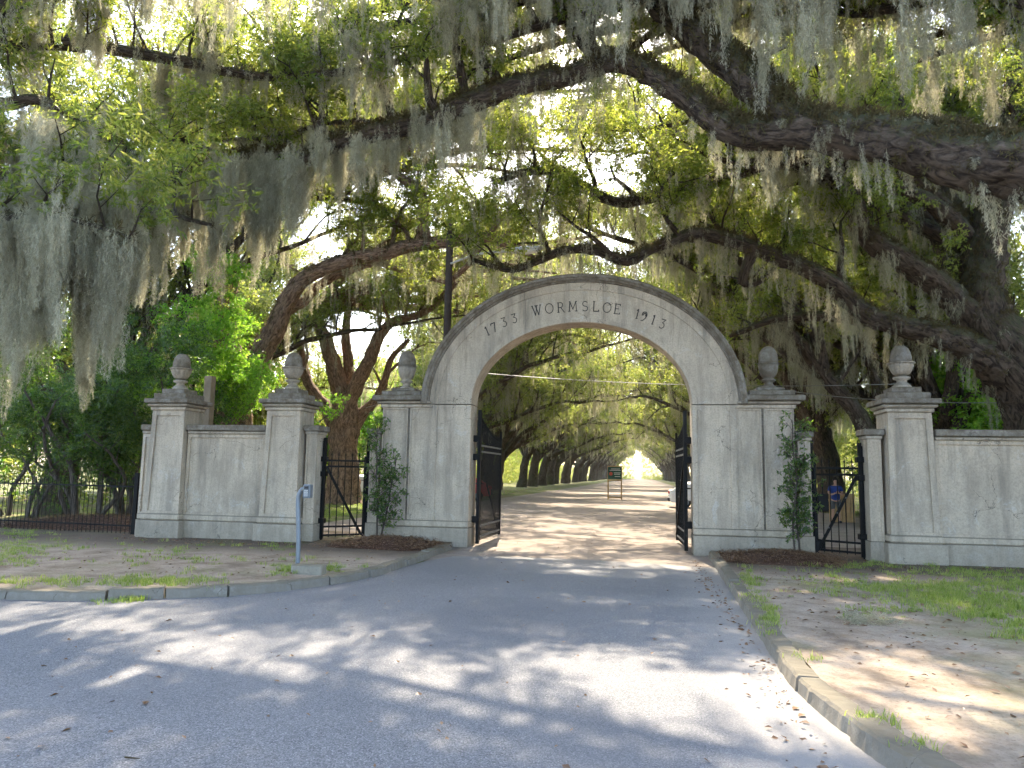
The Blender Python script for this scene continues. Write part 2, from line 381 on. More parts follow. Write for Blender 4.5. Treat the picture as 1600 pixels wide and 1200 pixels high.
# ---- tubes for limbs
def crom(P, R, step):
    """Catmull-Rom resample of points P (Vectors) and radii R"""
    P = [P[0]*2-P[1]]+list(P)+[P[-1]*2-P[-2]]; R = [R[0]]+list(R)+[R[-1]]
    op, orr = [], []
    for i in range(1, len(P)-2):
        n = max(1, int((P[i+1]-P[i]).length/step))
        for k in range(n):
            t = k/n; a, b, c, d = P[i-1], P[i], P[i+1], P[i+2]
            op.append(0.5*((2*b)+(c-a)*t+(2*a-5*b+4*c-d)*t*t+(3*b-a-3*c+d)*t**3))
            orr.append(R[i]*(1-t)+R[i+1]*t)
    op.append(P[-2]); orr.append(R[-2])
    return op, orr
class Tubes:
    def __init__(s): s.V = []; s.F = []; s.UV = []; s.n = 0
    def add(s, P, R, n=8, rough=0.0, seed=0):
        P = np.array([tuple(p) for p in P]); m = len(P)
        if m < 2: return
        R = np.asarray(R, float)
        T = np.gradient(P, axis=0); T /= np.linalg.norm(T, axis=1)[:, None]+1e-9
        u = np.cross(T[0], [0.3, 0.2, 0.93]); u /= np.linalg.norm(u)+1e-9
        L = np.concatenate([[0], np.cumsum(np.linalg.norm(np.diff(P, axis=0), axis=1))])
        a = np.linspace(0, 2*np.pi, n+1)
        ca, sa = np.cos(a), np.sin(a)
        rings = []
        for i in range(m):
            u = u-T[i]*np.dot(u, T[i]); u /= np.linalg.norm(u)+1e-9
            v = np.cross(T[i], u)
            rr = np.full(n+1, R[i])
            if rough:
                for k in range(n):
                    q = P[i]+(u*ca[k]+v*sa[k])*R[i]
                    rr[k] *= 1+rough*(noise.noise(Vector(q)*(1.1/max(R[i], 0.12)))+0.7*noise.noise(Vector(q)*4.5)+0.6*noise.noise(Vector(q)*11))
                rr[n] = rr[0]
            rings.append(P[i]+rr[:, None]*(ca[:, None]*u+sa[:, None]*v))
        V = np.concatenate(rings); s.V.append(V)
        uv = np.stack([np.tile(a/(2*np.pi)*max(1, R.mean()*6.28), m), np.repeat(L, n+1)], 1)+seed*1.37
        s.UV.append(uv)
        b = s.n
        for i in range(m-1):
            for k in range(n):
                q = b+i*(n+1)+k
                s.F.append((q, q+1, q+n+2, q+n+1))
        e = b+(m-1)*(n+1)
        s.F.append(tuple(e+k for k in range(n)))
        s.n += len(V)
    def obj(s, name, mat, parent):
        if not s.V: return None
        return partv(name, np.concatenate(s.V), s.F, mat, parent, True, np.concatenate(s.UV))

# ---- scatter (geometry-node instancing of small leaf and moss shapes)
def source(name, V, Fc, mat):
    me = bpy.data.meshes.new(name); me.from_pydata([tuple(v) for v in V], [], Fc); me.materials.append(mat)
    return bpy.data.objects.new(name, me)
GROUPS = {}
def scatter_group(key, sources):
    ng = bpy.data.node_groups.new('scatter_'+key, 'GeometryNodeTree')
    ng.interface.new_socket('Geometry', in_out='INPUT', socket_type='NodeSocketGeometry')
    ng.interface.new_socket('Geometry', in_out='OUTPUT', socket_type='NodeSocketGeometry')
    N = ng.nodes; L = ng.links
    gi = N.new('NodeGroupInput'); go = N.new('NodeGroupOutput'); ip = N.new('GeometryNodeInstanceOnPoints')
    jn = N.new('GeometryNodeJoinGeometry')
    for s in reversed(sources):
        oi = N.new('GeometryNodeObjectInfo'); oi.transform_space = 'ORIGINAL'; oi.inputs['Object'].default_value = s
        g2 = N.new('GeometryNodeGeometryToInstance')
        L.new(oi.outputs['Geometry'], g2.inputs[0]); L.new(g2.outputs[0], jn.inputs[0])
    def attr(nm, ty):
        a = N.new('GeometryNodeInputNamedAttribute'); a.data_type = ty; a.inputs[0].default_value = nm
        return a.outputs[0]
    L.new(gi.outputs[0], ip.inputs['Points']); L.new(jn.outputs[0], ip.inputs['Instance'])
    ip.inputs['Pick Instance'].default_value = True
    L.new(attr('idx', 'INT'), ip.inputs['Instance Index'])
    e2r = N.new('FunctionNodeEulerToRotation'); L.new(attr('rot', 'FLOAT_VECTOR'), e2r.inputs[0]); L.new(e2r.outputs[0], ip.inputs['Rotation'])
    L.new(attr('scl', 'FLOAT_VECTOR'), ip.inputs['Scale'])
    L.new(ip.outputs[0], go.inputs[0])
    GROUPS[key] = (ng, len(sources))
def scatter(name, key, P, rot, scl, parent=None, kind='stuff', idx=None, seed=0):
    P = np.asarray(P, float).reshape(-1, 3)
    if not len(P): return None
    ng, nv = GROUPS[key]; rs = np.random.RandomState(seed+7)
    me = bpy.data.meshes.new(name); me.vertices.add(len(P))
    me.vertices.foreach_set('co', (P-np.array(org(parent))).astype(np.float32).ravel())
    a = me.attributes.new('rot', 'FLOAT_VECTOR', 'POINT'); a.data.foreach_set('vector', np.asarray(rot, np.float32).ravel())
    scl = np.asarray(scl, np.float32)
    if scl.ndim == 1: scl = np.repeat(scl[:, None], 3, 1)
    a = me.attributes.new('scl', 'FLOAT_VECTOR', 'POINT'); a.data.foreach_set('vector', scl.ravel())
    a = me.attributes.new('idx', 'INT', 'POINT')
    a.data.foreach_set('value', (rs.randint(0, nv, len(P)) if idx is None else np.asarray(idx)).astype(np.int32))
    ob = bpy.data.objects.new(name, me); COL.objects.link(ob)
    m = ob.modifiers.new('scatter', 'NODES'); m.node_group = ng
    if parent is not None: ob.parent = parent
    if kind: ob['kind'] = kind
    return ob

RS = np.random.RandomState(11)
def leaf_quad(c, d, nrm, L, W):
    """a folded pointed leaf: 2 tris each side of the midrib"""
    s = np.cross(d, nrm); s /= np.linalg.norm(s)+1e-9
    up = np.cross(s, d)
    return [c, c+d*L*0.45+s*W*0.5+up*W*0.16, c+d*L, c+d*L*0.45-s*W*0.5+up*W*0.16]
def make_spray(n, rad, L, W, flat=0.7, droop=0.15, stem=True):
    V, Fc = [], []
    nt_ = max(3, n//9)
    tips = RS.normal(0, 1, (nt_, 3)); tips /= np.linalg.norm(tips, axis=1)[:, None]
    tips[:, 2] *= flat; tips *= rad*RS.uniform(0.55, 1.1, (nt_, 1))
    for i in range(n):
        k = i % nt_; t = RS.uniform(0.3, 1.0)
        c = tips[k]*t+RS.normal(0, rad*0.07, 3)
        d = tips[k]/np.linalg.norm(tips[k])*0.6+RS.normal(0, 0.6, 3); d[2] -= droop
        d /= np.linalg.norm(d)
        nr = RS.normal(0, 0.75, 3)+np.array([0, 0, 1.0]); nr /= np.linalg.norm(nr)
        s = RS.uniform(0.7, 1.25); b = len(V)
        V += leaf_quad(c, d, nr, L*s, W*s)
        Fc += [(b, b+1, b+2), (b, b+2, b+3)]
    return V, Fc
def make_moss(length, width, nstr, hairs):
    """a hanging swag of spanish moss: separate wavering cords, each closely furred with fine curly threads"""
    V, Fc = [], []
    for k in range(nstr):
        L = length*RS.uniform(0.35, 1.0) if k else length
        p0 = np.array([RS.normal(0, width*0.6), RS.normal(0, width*0.6), RS.uniform(-0.04, 0.06)])
        ph = RS.uniform(0, 6, 4); fat = RS.uniform(0.7, 1.5)
        def axis(t):
            a = t*L
            return np.array([p0[0]*(1-.35*t)+math.sin(a*3+ph[0])*0.022+math.sin(a*9+ph[1])*0.009, p0[1]*(1-.35*t)+math.sin(a*2.6+ph[2])*0.022+math.sin(a*8+ph[3])*0.009, p0[2]-a])
        nh = int(hairs*L)
        for i in range(nh):
            t = i/nh; c = axis(t)
            body = min(1, .35+t*3)*(1 if t < 0.6 else max(0.1, (1-t)*2.5))*(0.75+0.4*math.sin(t*L*14+ph[1]))
            sp = (0.019*body+0.003)*fat
            off = RS.normal(0, sp, 3); off[2] *= 2
            hl = RS.uniform(0.04, 0.11); wdt = RS.uniform(0.0018, 0.0036)
            d = np.array([RS.normal(0, 0.38), RS.normal(0, 0.38), -1.0]); d /= np.linalg.norm(d)
            side = np.cross(d, RS.normal(0, 1, 3)); side /= np.linalg.norm(side)+1e-9
            bend = RS.normal(0, 0.014, 3)
            a = c+off; m = a+d*hl*0.5+bend; e = a+d*hl+bend*RS.uniform(-1, 1)
            b = len(V)
            V += [a-side*wdt, a+side*wdt, m+side*wdt, m-side*wdt, e]
            Fc += [(b, b+1, b+2), (b, b+2, b+3), (b+3, b+2, b+4)]
    return V, Fc

scatter_group('oak', [source('oak_spray', *make_spray(46, 0.33, 0.082, 0.034), MT['oak']) for _ in range(4)])
scatter_group('oakfar', [source('oak_spray_far', *make_spray(46, 0.55, 0.13, 0.058), MT['oak_far']) for _ in range(4)])
scatter_group('glossy', [source('glossy_spray', *make_spray(34, 0.3, 0.085, 0.036), MT['glossy']) for _ in range(3)])
scatter_group('glossybig', [source('glossy_big_spray', *make_spray(40, 0.5, 0.13, 0.055), MT['glossy']) for _ in range(3)])
scatter_group('magnolia', [source('long_leaf_spray', *make_spray(26, 0.24, 0.12, 0.03, 0.9, 0.5), MT['oak']) for _ in range(3)])
scatter_group('bright', [source('bright_spray', *make_spray(44, 0.5, 0.12, 0.07), MT['bright']) for _ in range(3)])
scatter_group('fern', [source('fern_tuft', *make_spray(40, 0.12, 0.07, 0.014, 0.7, -0.2), MT['fern']) for _ in range(3)])
scatter_group('moss', [source('moss_swag', *make_moss(L, w_, n, h), MT['moss']) for L, w_, n, h in
                       ((0.4, 0.10, 5, 130), (0.7, 0.12, 6, 130), (1.0, 0.14, 6, 130), (1.4, 0.15, 6, 130), (0.8, 0.06, 3, 130), (0.22, 0.14, 7, 140))])
def make_tuft(n, h, sp):
    V, Fc = [], []
    for i in range(n):
        a = RS.uniform(0, 6.28); c = np.array([RS.normal(0, sp), RS.normal(0, sp), 0.0]); hh = h*RS.uniform(0.5, 1.2)
        d = np.array([math.cos(a), math.sin(a), 0]); s = np.array([-d[1], d[0], 0])*RS.uniform(0.003, 0.006)
        ln = RS.uniform(0.2, 0.9)*hh
        m = c+d*ln*0.35+np.array([0, 0, hh*0.6]); e = c+d*ln+np.array([0, 0, hh])
        b = len(V); V += [c-s, c+s, m+s*0.8, m-s*0.8, e]; Fc += [(b, b+1, b+2), (b, b+2, b+3), (b+3, b+2, b+4)]
    return V, Fc
scatter_group('grass', [source('grass_tuft', *make_tuft(26, 0.085, 0.07), MT['grass']) for _ in range(4)])
def make_litter(n, sp, L, W):
    V, Fc = [], []
    for i in range(n):
        c = np.array([RS.normal(0, sp), RS.normal(0, sp), RS.uniform(0.004, 0.02)])
        d = RS.normal(0, 1, 3); d[2] *= 0.15; d /= np.linalg.norm(d); nr = np.array([RS.normal(0, .3), RS.normal(0, .3), 1.0]); nr /= np.linalg.norm(nr)
        b = len(V); s = RS.uniform(.6, 1.3); V += leaf_quad(c, d, nr, L*s, W*s); Fc += [(b, b+1, b+2), (b, b+2, b+3)]
    return V, Fc
scatter_group('litter', [source('litter_patch', *make_litter(14, 0.22, 0.055, 0.026), MT['litter']) for _ in range(3)])
scatter_group('leaf1', [source('dry_leaf', *make_litter(1, 0.0, 0.07, 0.04), MT['litter']) for _ in range(3)])
scatter_group('chips', [source('mulch_chips', *make_litter(40, 0.12, 0.06, 0.016), MT['litter']) for _ in range(3)])

# ------------------------------------------------------------------ setting
def sheet(name, poly, z, mat, thick=0.0, sub=None):
    bm = bmesh.new(); vs = [bm.verts.new((p[0], p[1], z)) for p in poly]
    f = bm.faces.new(vs); bmesh.ops.recalc_face_normals(bm, faces=[f])
    if f.normal.z < 0: f.normal_flip()
    bmesh.ops.triangulate(bm, faces=bm.faces)
    o = obj_bm(name, bm, mat); o['kind'] = 'structure'; return o
sheet('ground', [(-900, -400), (900, -400), (900, 1500), (-900, 1500)], -0.012, MT['field'])
AX = -1.45
sheet('avenue_track', [(-10.2, 14.5), (-10.5, 24), (-9.5, 60), (-8.5, 140), (-8, 520), (5, 520), (5.6, 140), (7.5, 60), (11, 24), (9, 14.5)], -0.004, MT['sand'])
# asphalt in front of the gate
sheet('road', [(-400, -200), (-400, 8.4), (-12, 8.4), (-8.4, 8.75), (-5.6, 9.6), (-4.55, 11.6), (-4.2, 14.4), (-3.9, 15.4), (-2.5, 15.75), (-0.5, 15.55), (0.8, 15.2), (1.55, 15.1), (1.5, 4.4), (2.6, 3.0), (6, 1.5), (400, 1.0), (400, -200)], 0.0, MT['asphalt'])
# verge sheets with a little relief
def verge(name, poly, z):
    bm = bmesh.new(); vs = [bm.verts.new((p[0], p[1], z)) for p in poly]
    f = bm.faces.new(vs)
    bmesh.ops.recalc_face_normals(bm, faces=[f])
    if f.normal.z < 0: f.normal_flip()
    bmesh.ops.triangulate(bm, faces=bm.faces)
    for _ in range(6):
        es = [e for e in bm.edges if e.calc_length() > 0.9 and (e.verts[0].co-Vector((0, 12, 0))).length < 30]
        if not es: break
        bmesh.ops.subdivide_edges(bm, edges=es, cuts=1); bmesh.ops.triangulate(bm, faces=[q for q in bm.faces if len(q.verts) > 3])
    bd = {v for e in bm.edges if len(e.link_faces) < 2 for v in e.verts}
    for v in bm.verts:
        if v not in bd: v.co.z += noise.noise(v.co*0.7)*0.03
        if v.co.y > 18.2: v.co.z = z-(v.co.y-18.2)/2.8*(z+0.02)
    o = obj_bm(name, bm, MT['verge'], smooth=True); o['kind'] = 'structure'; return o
KLi = [(-60, 7.4), (-20, 7.6), (-12, 8.15), (-8.43, 8.8), (-7.15, 9.1), (-5.76, 9.9), (-4.95, 10.95), (-4.58, 12.2), (-4.52, 14.1), (-4.5, 17.0)]
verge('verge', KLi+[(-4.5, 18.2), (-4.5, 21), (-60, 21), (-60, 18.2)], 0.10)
KRi = [(1.62, 17.2), (1.58, 14), (1.52, 11), (1.47, 8.2), (1.46, 6.7), (1.62, 5.6), (1.80, 4.8), (2.3, 3.9), (3.2, 3.0), (6, 2.2), (60, 2)]
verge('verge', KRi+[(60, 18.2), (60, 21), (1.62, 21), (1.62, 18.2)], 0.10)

# kerbs
def kerb_run(parent, pts, zt, zb, w_, joints, gap=0.02, outer=1):
    """pts: road-side top edge polyline; stones cut at 'joints' (arc lengths)"""
    P, _ = crom([Vector((x, y, 0)) for x, y in pts], [0]*len(pts), 0.25)
    L = [0]
    for a, b in zip(P, P[1:]): L.append(L[-1]+(b-a).length)
    tot = L[-1]
    def at(s):
        s = min(max(s, 0), tot-1e-4)
        for i in range(len(L)-1):
            if L[i+1] >= s:
                t = (s-L[i])/(L[i+1]-L[i]); p = P[i].lerp(P[i+1], t); d = (P[i+1]-P[i]).normalized(); return p, d
    js = [0]+[j for j in joints if j < tot]+[tot]
    for a, b in zip(js, js[1:]):
        a += gap/2; b -= gap/2
        if b-a < 0.1: continue
        n = max(2, int((b-a)/0.07)); V, Fc = [], []
        jz, jo = random.uniform(-0.02, 0.02), random.uniform(-0.02, 0.02)
        for i in range(n+1):
            p, d = at(a+(b-a)*i/n); nr = Vector((-d.y, d.x, 0))*outer
            q = [p+nr*(-0.02+jo), p+nr*(0.0+jo), p+nr*(0.018+jo), p+nr*w_, p+nr*(w_+0.01)]
            zz = [zb, zt-0.022+jz, zt+jz, zt+jz, zb]
            for a_, b_ in zip(q, zz):
                w3 = Vector((a_.x, a_.y, b_)); w3 += noise.noise_vector(w3*4)*0.014+noise.noise_vector(w3*17)*0.011
                V.append(w3)
        m = 5
        for i in range(n):
            for k in range(m-1):
                x = i*m+k; Fc.append((x, x+1, x+m+1, x+m))
        Fc.append(tuple(range(m-1, -1, -1))); Fc.append(tuple(n*m+k for k in range(m)))
        bm = bmesh.new(); vs = [bm.verts.new(v) for v in V]
        for f in Fc: bm.faces.new([vs[i] for i in f])
        bmesh.ops.recalc_face_normals(bm, faces=bm.faces)
        part('kerb_stone', bm, MT['kerb'], parent)
random.seed(3)
kl = bpy.data.objects.new('kerb', None); COL.objects.link(kl); kl['kind'] = 'structure'
kerb_run(kl, [(-20, 7.3), (-12, 7.95), (-8.43, 8.62), (-7.1, 8.88), (-5.65, 9.66), (-4.8, 10.8), (-4.4, 12.1), (-4.33, 14.1), (-4.3, 17.0)], 0.125, -0.03, 0.17,
         [6, 8.4, 10.2, 11.9, 13.2, 13.9, 14.7, 15.6, 16.3, 17.3, 17.9, 19.0, 20.4, 22], 0.03)
kr = bpy.data.objects.new('kerb', None); COL.objects.link(kr); kr['kind'] = 'structure'
kerb_run(kr, [(1.44, 17.05), (1.38, 14), (1.33, 11), (1.27, 8.2), (1.25, 6.68), (1.40, 5.6), (1.56, 4.9), (1.95, 4.0), (2.9, 3.0), (6, 2.0), (14, 1.6)], 0.13, -0.03, 0.19, [4.6, 10.38, 11.48, 12.6, 13.9, 15.4, 17], 0.055)

# mulch beds
def mound(name, cx_, cy_, rx, ry, h, z0, mat):
    V = [(cx_, cy_, z0+h)]; Fc = []; n, m = 40, 8
    for j in range(1, m+1):
        for i in range(n):
            a = 2*math.pi*i/n; t = j/m
            sq = 1/max(abs(math.cos(a))**6+abs(math.sin(a))**6, 1e-6)**(1/6)*(1+0.05*noise.noise(Vector((cx_, a*2, 3))))
            x = cx_+rx*t*sq*math.cos(a); y = cy_+ry*t*sq*math.sin(a)
            V.append((x, y, z0+h*(math.cos(t*math.pi/2)**1.3)+0.03*noise.noise(Vector((x*4, y*4, 0)))*(1-t)-(0.02 if j == m else 0)))
    for i in range(n): Fc.append((0, 1+i, 1+(i+1) % n))
    for j in range(m-1):
        for i in range(n):
            a, b = 1+j*n+i, 1+j*n+(i+1) % n; Fc.append((a, a+n, b+n, b))
    o = mesh_obj(name, V, Fc, mat, smooth=True); o['kind'] = 'structure'
    rs = np.random.RandomState(int(abs(cx_)*10)); k = int(rx*ry*160)
    P = []
    while len(P) < k:
        x, y = rs.uniform(-1, 1, 2)
        t = max(abs(x), abs(y)); tt = (x**6+y**6)**(1/6)
        if tt < 0.97: P.append((cx_+rx*x, cy_+ry*y, z0+h*(math.cos(tt*math.pi/2)**1.3)+0.008))
    return np.array(P)
MULCH = [mound('mulch_bed', -5.6, 16.2, 1.25, 0.95, 0.16, 0.11, MT['mulch']), mound('mulch_bed', 2.75, 16.1, 1.2, 1.05, 0.15, 0.11, MT['mulch'])]
MP = np.concatenate(MULCH)
o = scatter('mulch', 'chips', MP, np.stack([RS.uniform(-.2, .2, len(MP)), RS.uniform(-.2, .2, len(MP)), RS.uniform(0, 6.28, len(MP))], 1), RS.uniform(.8, 1.3, len(MP)))
tag(o, 'brown bark mulch heaped in the two beds beside the arch', 'mulch')
# leaf litter mound below the small trees on the left
LP_ = mound('leaf_mound', -14.6, 18.6, 3.4, 1.5, 0.32, 0.08, MT['mulch'])
o = scatter('fallen_leaves', 'litter', LP_[:700], np.stack([np.zeros(700), np.zeros(700), RS.uniform(0, 6.28, 700)], 1), RS.uniform(.8, 1.3, 700))
tag(o, 'dry brown leaves piled under the small trees behind the fence', 'leaves')

# ------------------------------------------------------------------ stone gateway
ST, SD, SW = MT['stone'], MT['stone_dark'], MT['stone_warm']
YF, YB = 17.4, 18.1
arch = thing('stone_archway', 'tall pale stone entrance arch over the drive, carved with a name and two dates', 'archway', (AX, YF, 0))
Z0 = 3.40
INN, OUT = (2.60, 1.96), (3.80, 3.09)
def ring_pt(s, t):
    """s 0..1 along jamb-arc-jamb (0.. .2 left jamb, .2-.8 arc, .8-1 right jamb); t 0 inner .. 1 outer"""
    a = INN[0]*(1-t)+OUT[0]*t; b = INN[1]*(1-t)+OUT[1]*t
    if s < 0.2: return (AX-a, 0.60+(Z0-0.60)*s/0.2)
    if s > 0.8: return (AX+a, 0.60+(Z0-0.60)*(1-s)/0.2)
    th = math.pi*(0.8-s)/0.6
    return (AX+a*math.cos(th), Z0+b*math.sin(th))
def ring_sweep(prof, s0, s1, n, close=True):
    V, Fc = [], []; m = len(prof)
    for i in range(n+1):
        s = s0+(s1-s0)*i/n
        for t, y in prof:
            x, z = ring_pt(s, t); V.append((x, y, z))
    for i in range(n):
        for k in range(m if close else m-1):
            a = i*m+k; b = i*m+(k+1) % m
            Fc.append((a, b, b+m, a+m))
    Fc.append(tuple(range(m-1, -1, -1))); Fc.append(tuple(n*m+k for k in range(m)))
    bm = bmesh.new(); vs = [bm.verts.new(v) for v in V]
    for f in Fc: bm.faces.new([vs[i] for i in f])
    bmesh.ops.recalc_face_normals(bm, faces=bm.faces)
    return bm
pj = [(0.0, YF+0.015), (0.012, YF), (0.095, YF), (0.10, YF+0.025), (0.70, YF+0.025), (0.705, YF), (0.80, YF), (0.80, YB), (0.0, YB)]
part('jamb', ring_sweep(pj, 0.0, 0.1985, 1), ST, arch)
part('jamb', ring_sweep(pj, 0.8015, 1.0, 1), ST, arch)
pa = pj[:6]+[(0.86, YF), (0.93, YF), (0.93, YB), (0.0, YB)]
part('arch_ring', ring_sweep(pa, 0.2, 0.8, 96), ST, arch)
pc = [(0.865, YF-0.002), (0.87, YF-0.05), (0.90, YF-0.06), (0.905, YF-0.12), (0.945, YF-0.15), (0.95, YF-0.19), (1.0, YF-0.20), (1.02, YF-0.17), (1.02, YB+0.1), (0.932, YB+0.1)]
part('cornice', ring_sweep(pc, 0.2, 0.8, 96), SD, arch)
for sg in (-1, 1):
    def bx(a, b): return (AX+a, AX+b) if sg > 0 else (AX-b, AX-a)
    # jamb base (plinth in two courses)
    x0, x1 = bx(2.6, 4.85)
    part('plinth', roughen(bm_box(x0-0.0, x1, YF-0.06, YB+0.04, -0.1, 0.44, 0.012), 0.006, 3, 0.5), SW, arch)
    part('plinth_course', bm_box(x0, x1, YF-0.03, YB+0.02, 0.443, 0.598, 0.02), ST, arch)
    xa, xb = bx(3.562, 4.13); part('panel', bm_panelled(xa, xb, YF+0.004, YB, 0.602, 3.30, (0.03 if sg > 0 else 0.04, 0.04, 0.03, 0.04), 0.035), ST, arch)
    xa, xb = bx(4.18, 4.83); part('panel', bm_panelled(xa, xb, YF+0.004, YB, 0.602, 3.30, (0.04, 0.04, 0.03, 0.04), 0.035), ST, arch)
    xa, xb = bx(4.13, 4.18); part('pilaster_joint', bm_box(xa, xb, YF+0.05, YB-.02, 0.602, 3.30), SD, arch)
    # entablature over the pier
    xa, xb = bx(3.56, 4.88); part('entablature', bm_box(xa, xb, YF-0.03, YB+.03, 3.303, 3.40, 0.02), ST, arch)
    xa, xb = bx(3.6, 4.97); part('entablature', bm_box(xa, xb, YF-0.09, YB+.09, 3.403, 3.47, 0.02), SW, arch)
    xa, xb = bx(3.74, 5.06); part('cornice', roughen(bm_box(xa, xb, YF-0.18, YB+.18, 3.473, 3.60, 0.02), 0.004, 5, 0.3), SD, arch)
    xa, xb = bx(3.86, 4.86); part('cap_block', bm_box(xa, xb, YF-0.06, YB+.06, 3.603, 3.72, 0.02), SD, arch)
    xa, xb = bx(4.05, 4.66); part('finial_base', bm_box(xa, xb, YF+0.05, YB-0.05, 3.722, 3.80, 0.02), SD, arch)
    fx = AX+sg*4.36; fy = (YF+YB)/2
    fin = part('finial', bm_lathe([(0.17, 3.802), (0.17, 3.83), (0.10, 3.88), (0.09, 3.94), (0.15, 3.97), (0.16, 4.0), (0.10, 4.03), (0.15, 4.07), (0.19, 4.14), (0.215, 4.24), (0.225, 4.36)], fx, fy, 24), SW if sg < 0 else SD, arch, True)
    part('rim', bm_lathe([(0.225, 4.361), (0.24, 4.37), (0.24, 4.39), (0.22, 4.40)], fx, fy, 24), SD, fin, True)
    part('acorn', bm_lathe([(0.215, 4.401)]+[(0.22*math.cos(q)**.8+.004, 4.42+.36*math.sin(q)) for q in [k*math.pi/2/12 for k in range(12)]]+[(0.01, 4.785)], fx, fy, 24,
         lambda a, z: 1+0.02*math.sin(a*12+z*60)*math.sin(a*12-z*60)), SD, fin, True)

# inscription, cut as single strokes on a 1 x 1 em
def arc(cx_, cy_, rx, ry, a0, a1, n=14):
    return [(cx_+rx*math.cos(math.radians(a0+(a1-a0)*i/n)), cy_+ry*math.sin(math.radians(a0+(a1-a0)*i/n))) for i in range(n+1)]
GL = {
 'W': [[(0.0, 1), (0.27, 0)], [(0.27, 0), (0.52, 1)], [(0.36, 1), (0.62, 0)], [(0.62, 0), (0.9, 1)], [(-.08, 1), (0.1, 1)], [(0.28, 1), (0.6, 1)], [(0.82, 1), (0.98, 1)]],
 'O': [arc(0.42, 0.5, 0.42, 0.5, 0, 360, 28)],
 'R': [[(0.1, 0), (0.1, 1)], [(0.0, 1), (0.35, 1)]+arc(0.35, 0.75, 0.23, 0.25, 90, -90, 10)+[(0.1, 0.5)], [(0.35, 0.5), (0.7, 0.02), (0.8, -0.03)], [(0, 0), (0.2, 0)]],
 'M': [[(0.1, 0), (0.16, 1)], [(0.16, 1), (0.48, 0.2)], [(0.48, 0.2), (0.8, 1)], [(0.8, 1), (0.86, 0)], [(0, 0), (0.2, 0)], [(0.76, 0), (0.96, 0)], [(0.08, 1), (0.2, 1)], [(0.76, 1), (0.9, 1)]],
 'S': [arc(0.32, 0.75, 0.25, 0.25, 30, 270, 12)+arc(0.32, 0.25, 0.28, 0.25, 90, -150, 12)],
 'L': [[(0.1, 1), (0.1, 0), (0.62, 0), (0.64, 0.15)], [(0, 1), (0.2, 1)]],
 'E': [[(0.1, 1), (0.1, 0)], [(0.0, 1), (0.58, 1), (0.58, 0.87)], [(0.1, 0.52), (0.46, 0.52)], [(0.0, 0), (0.6, 0), (0.62, 0.14)]],
 '1': [[(0.02, 0.86), (0.14, 0.98), (0.14, 0)], [(0.04, 0), (0.24, 0)]],
 '7': [[(0.0, 0.86), (0.03, 1), (0.5, 1), (0.2, 0)]],
 '3': [[(0.02, 0.96), (0.48, 0.98), (0.22, 0.6)]+arc(0.22, 0.3, 0.27, 0.3, 80, -140, 12)],
 '9': [arc(0.28, 0.68, 0.14, 0.14, -60, 200, 10)+arc(0.26, 0.68, 0.26, 0.3, 200, -10, 12)+[(0.42, 0.3), (0.22, 0.04), (0.02, 0.0)]],
}
def stroke_letter(ch, u, v, tilt, h):
    c = atY(u, v, YF); wmax = max(p[0] for s in GL[ch] for p in s); bm = bmesh.new()
    ca, sa = math.cos(tilt), math.sin(tilt); hw = 0.0095
    for si, s in enumerate(GL[ch]):
        thick = hw*(1.35 if (ch in 'WMRLE17' and si in (0, 2 if ch == 'W' else 0)) else 1.0)
        pts = [((p[0]-wmax/2)*h*0.95, (p[1]-0.5)*h) for p in s]
        pts = [Vector((c.x+x*ca-z*sa, 0, c.z+x*sa+z*ca)) for x, z in pts]
        for a, b in zip(pts, pts[1:]):
            d = b-a
            if d.length < 1e-5: continue
            d.normalize(); n_ = Vector((-d.z, 0, d.x))*thick; e = d*thick*0.6
            y0 = YF+0.0205-0.0008*si
            q = [a-e-n_, b+e-n_, b+e+n_, a-e+n_]
            f = [bm.verts.new((p.x, y0, p.z)) for p in q]; k = [bm.verts.new((p.x, YF+0.03, p.z)) for p in q]
            bm.faces.new(f)
            for j in range(4): bm.faces.new((f[j], k[j], k[(j+1) % 4], f[(j+1) % 4]))
    bmesh.ops.recalc_face_normals(bm, faces=bm.faces)
    tag(part('carved_letter' if ch.isalpha() else 'carved_numeral', bm, MT['letter'], arch), None)
for ch, u, v, dg in [('1', 760.6, 517, 24), ('7', 771.5, 511.5, 22), ('3', 787, 503, 19), ('3', 803, 497, 16), ('W', 839, 484.5, 8), ('O', 858, 481.6, 5),
                     ('R', 876.5, 480, 3), ('M', 895, 478.3, 1), ('S', 913.6, 478, -1), ('L', 931, 478.5, -3), ('O', 948.5, 480.3, -5), ('E', 964.5, 482.5, -8),
                     ('1', 996, 490, -14), ('9', 1006.5, 494, -16), ('1', 1021, 499, -18), ('3', 1035, 505.5, -20)]:
    stroke_letter(ch, u, v, math.radians(dg), 0.235 if ch.isalpha() else 0.225)

# low posts beside the side gates, pillars, wing walls
YW = 16.15
def low_post(x0, x1, y0, y1, label):
    t = thing('gate_post', label, 'post', ((x0+x1)/2, (y0+y1)/2, 0.1), 'low stone posts beside the side gates')
    part('plinth', bm_box(x0-.03, x1+.03, y0-.05, y1+.03, 0.0, 0.5, 0.012), SW, t)
    part('shaft', bm_panelled(x0, x1, y0, y1, 0.503, 2.58, (.05, .05, .1, .06), 0.02), ST, t)
    part('cap', bm_box(x0-.03, x1+.03, y0-.03, y1+.03, 2.583, 2.66, 0.015), SW, t)
    part('cap_slab', bm_box(x0-.07, x1+.07, y0-.07, y1+.07, 2.663, 2.79, 0.015), SD, t)
low_post(AX-5.14, AX-4.89, 17.42, 17.95, 'low stone post behind the climbing shrub left of the arch')
low_post(AX+4.89, AX+5.14, 17.32, 17.85, 'low stone post behind the climbing shrub right of the arch')
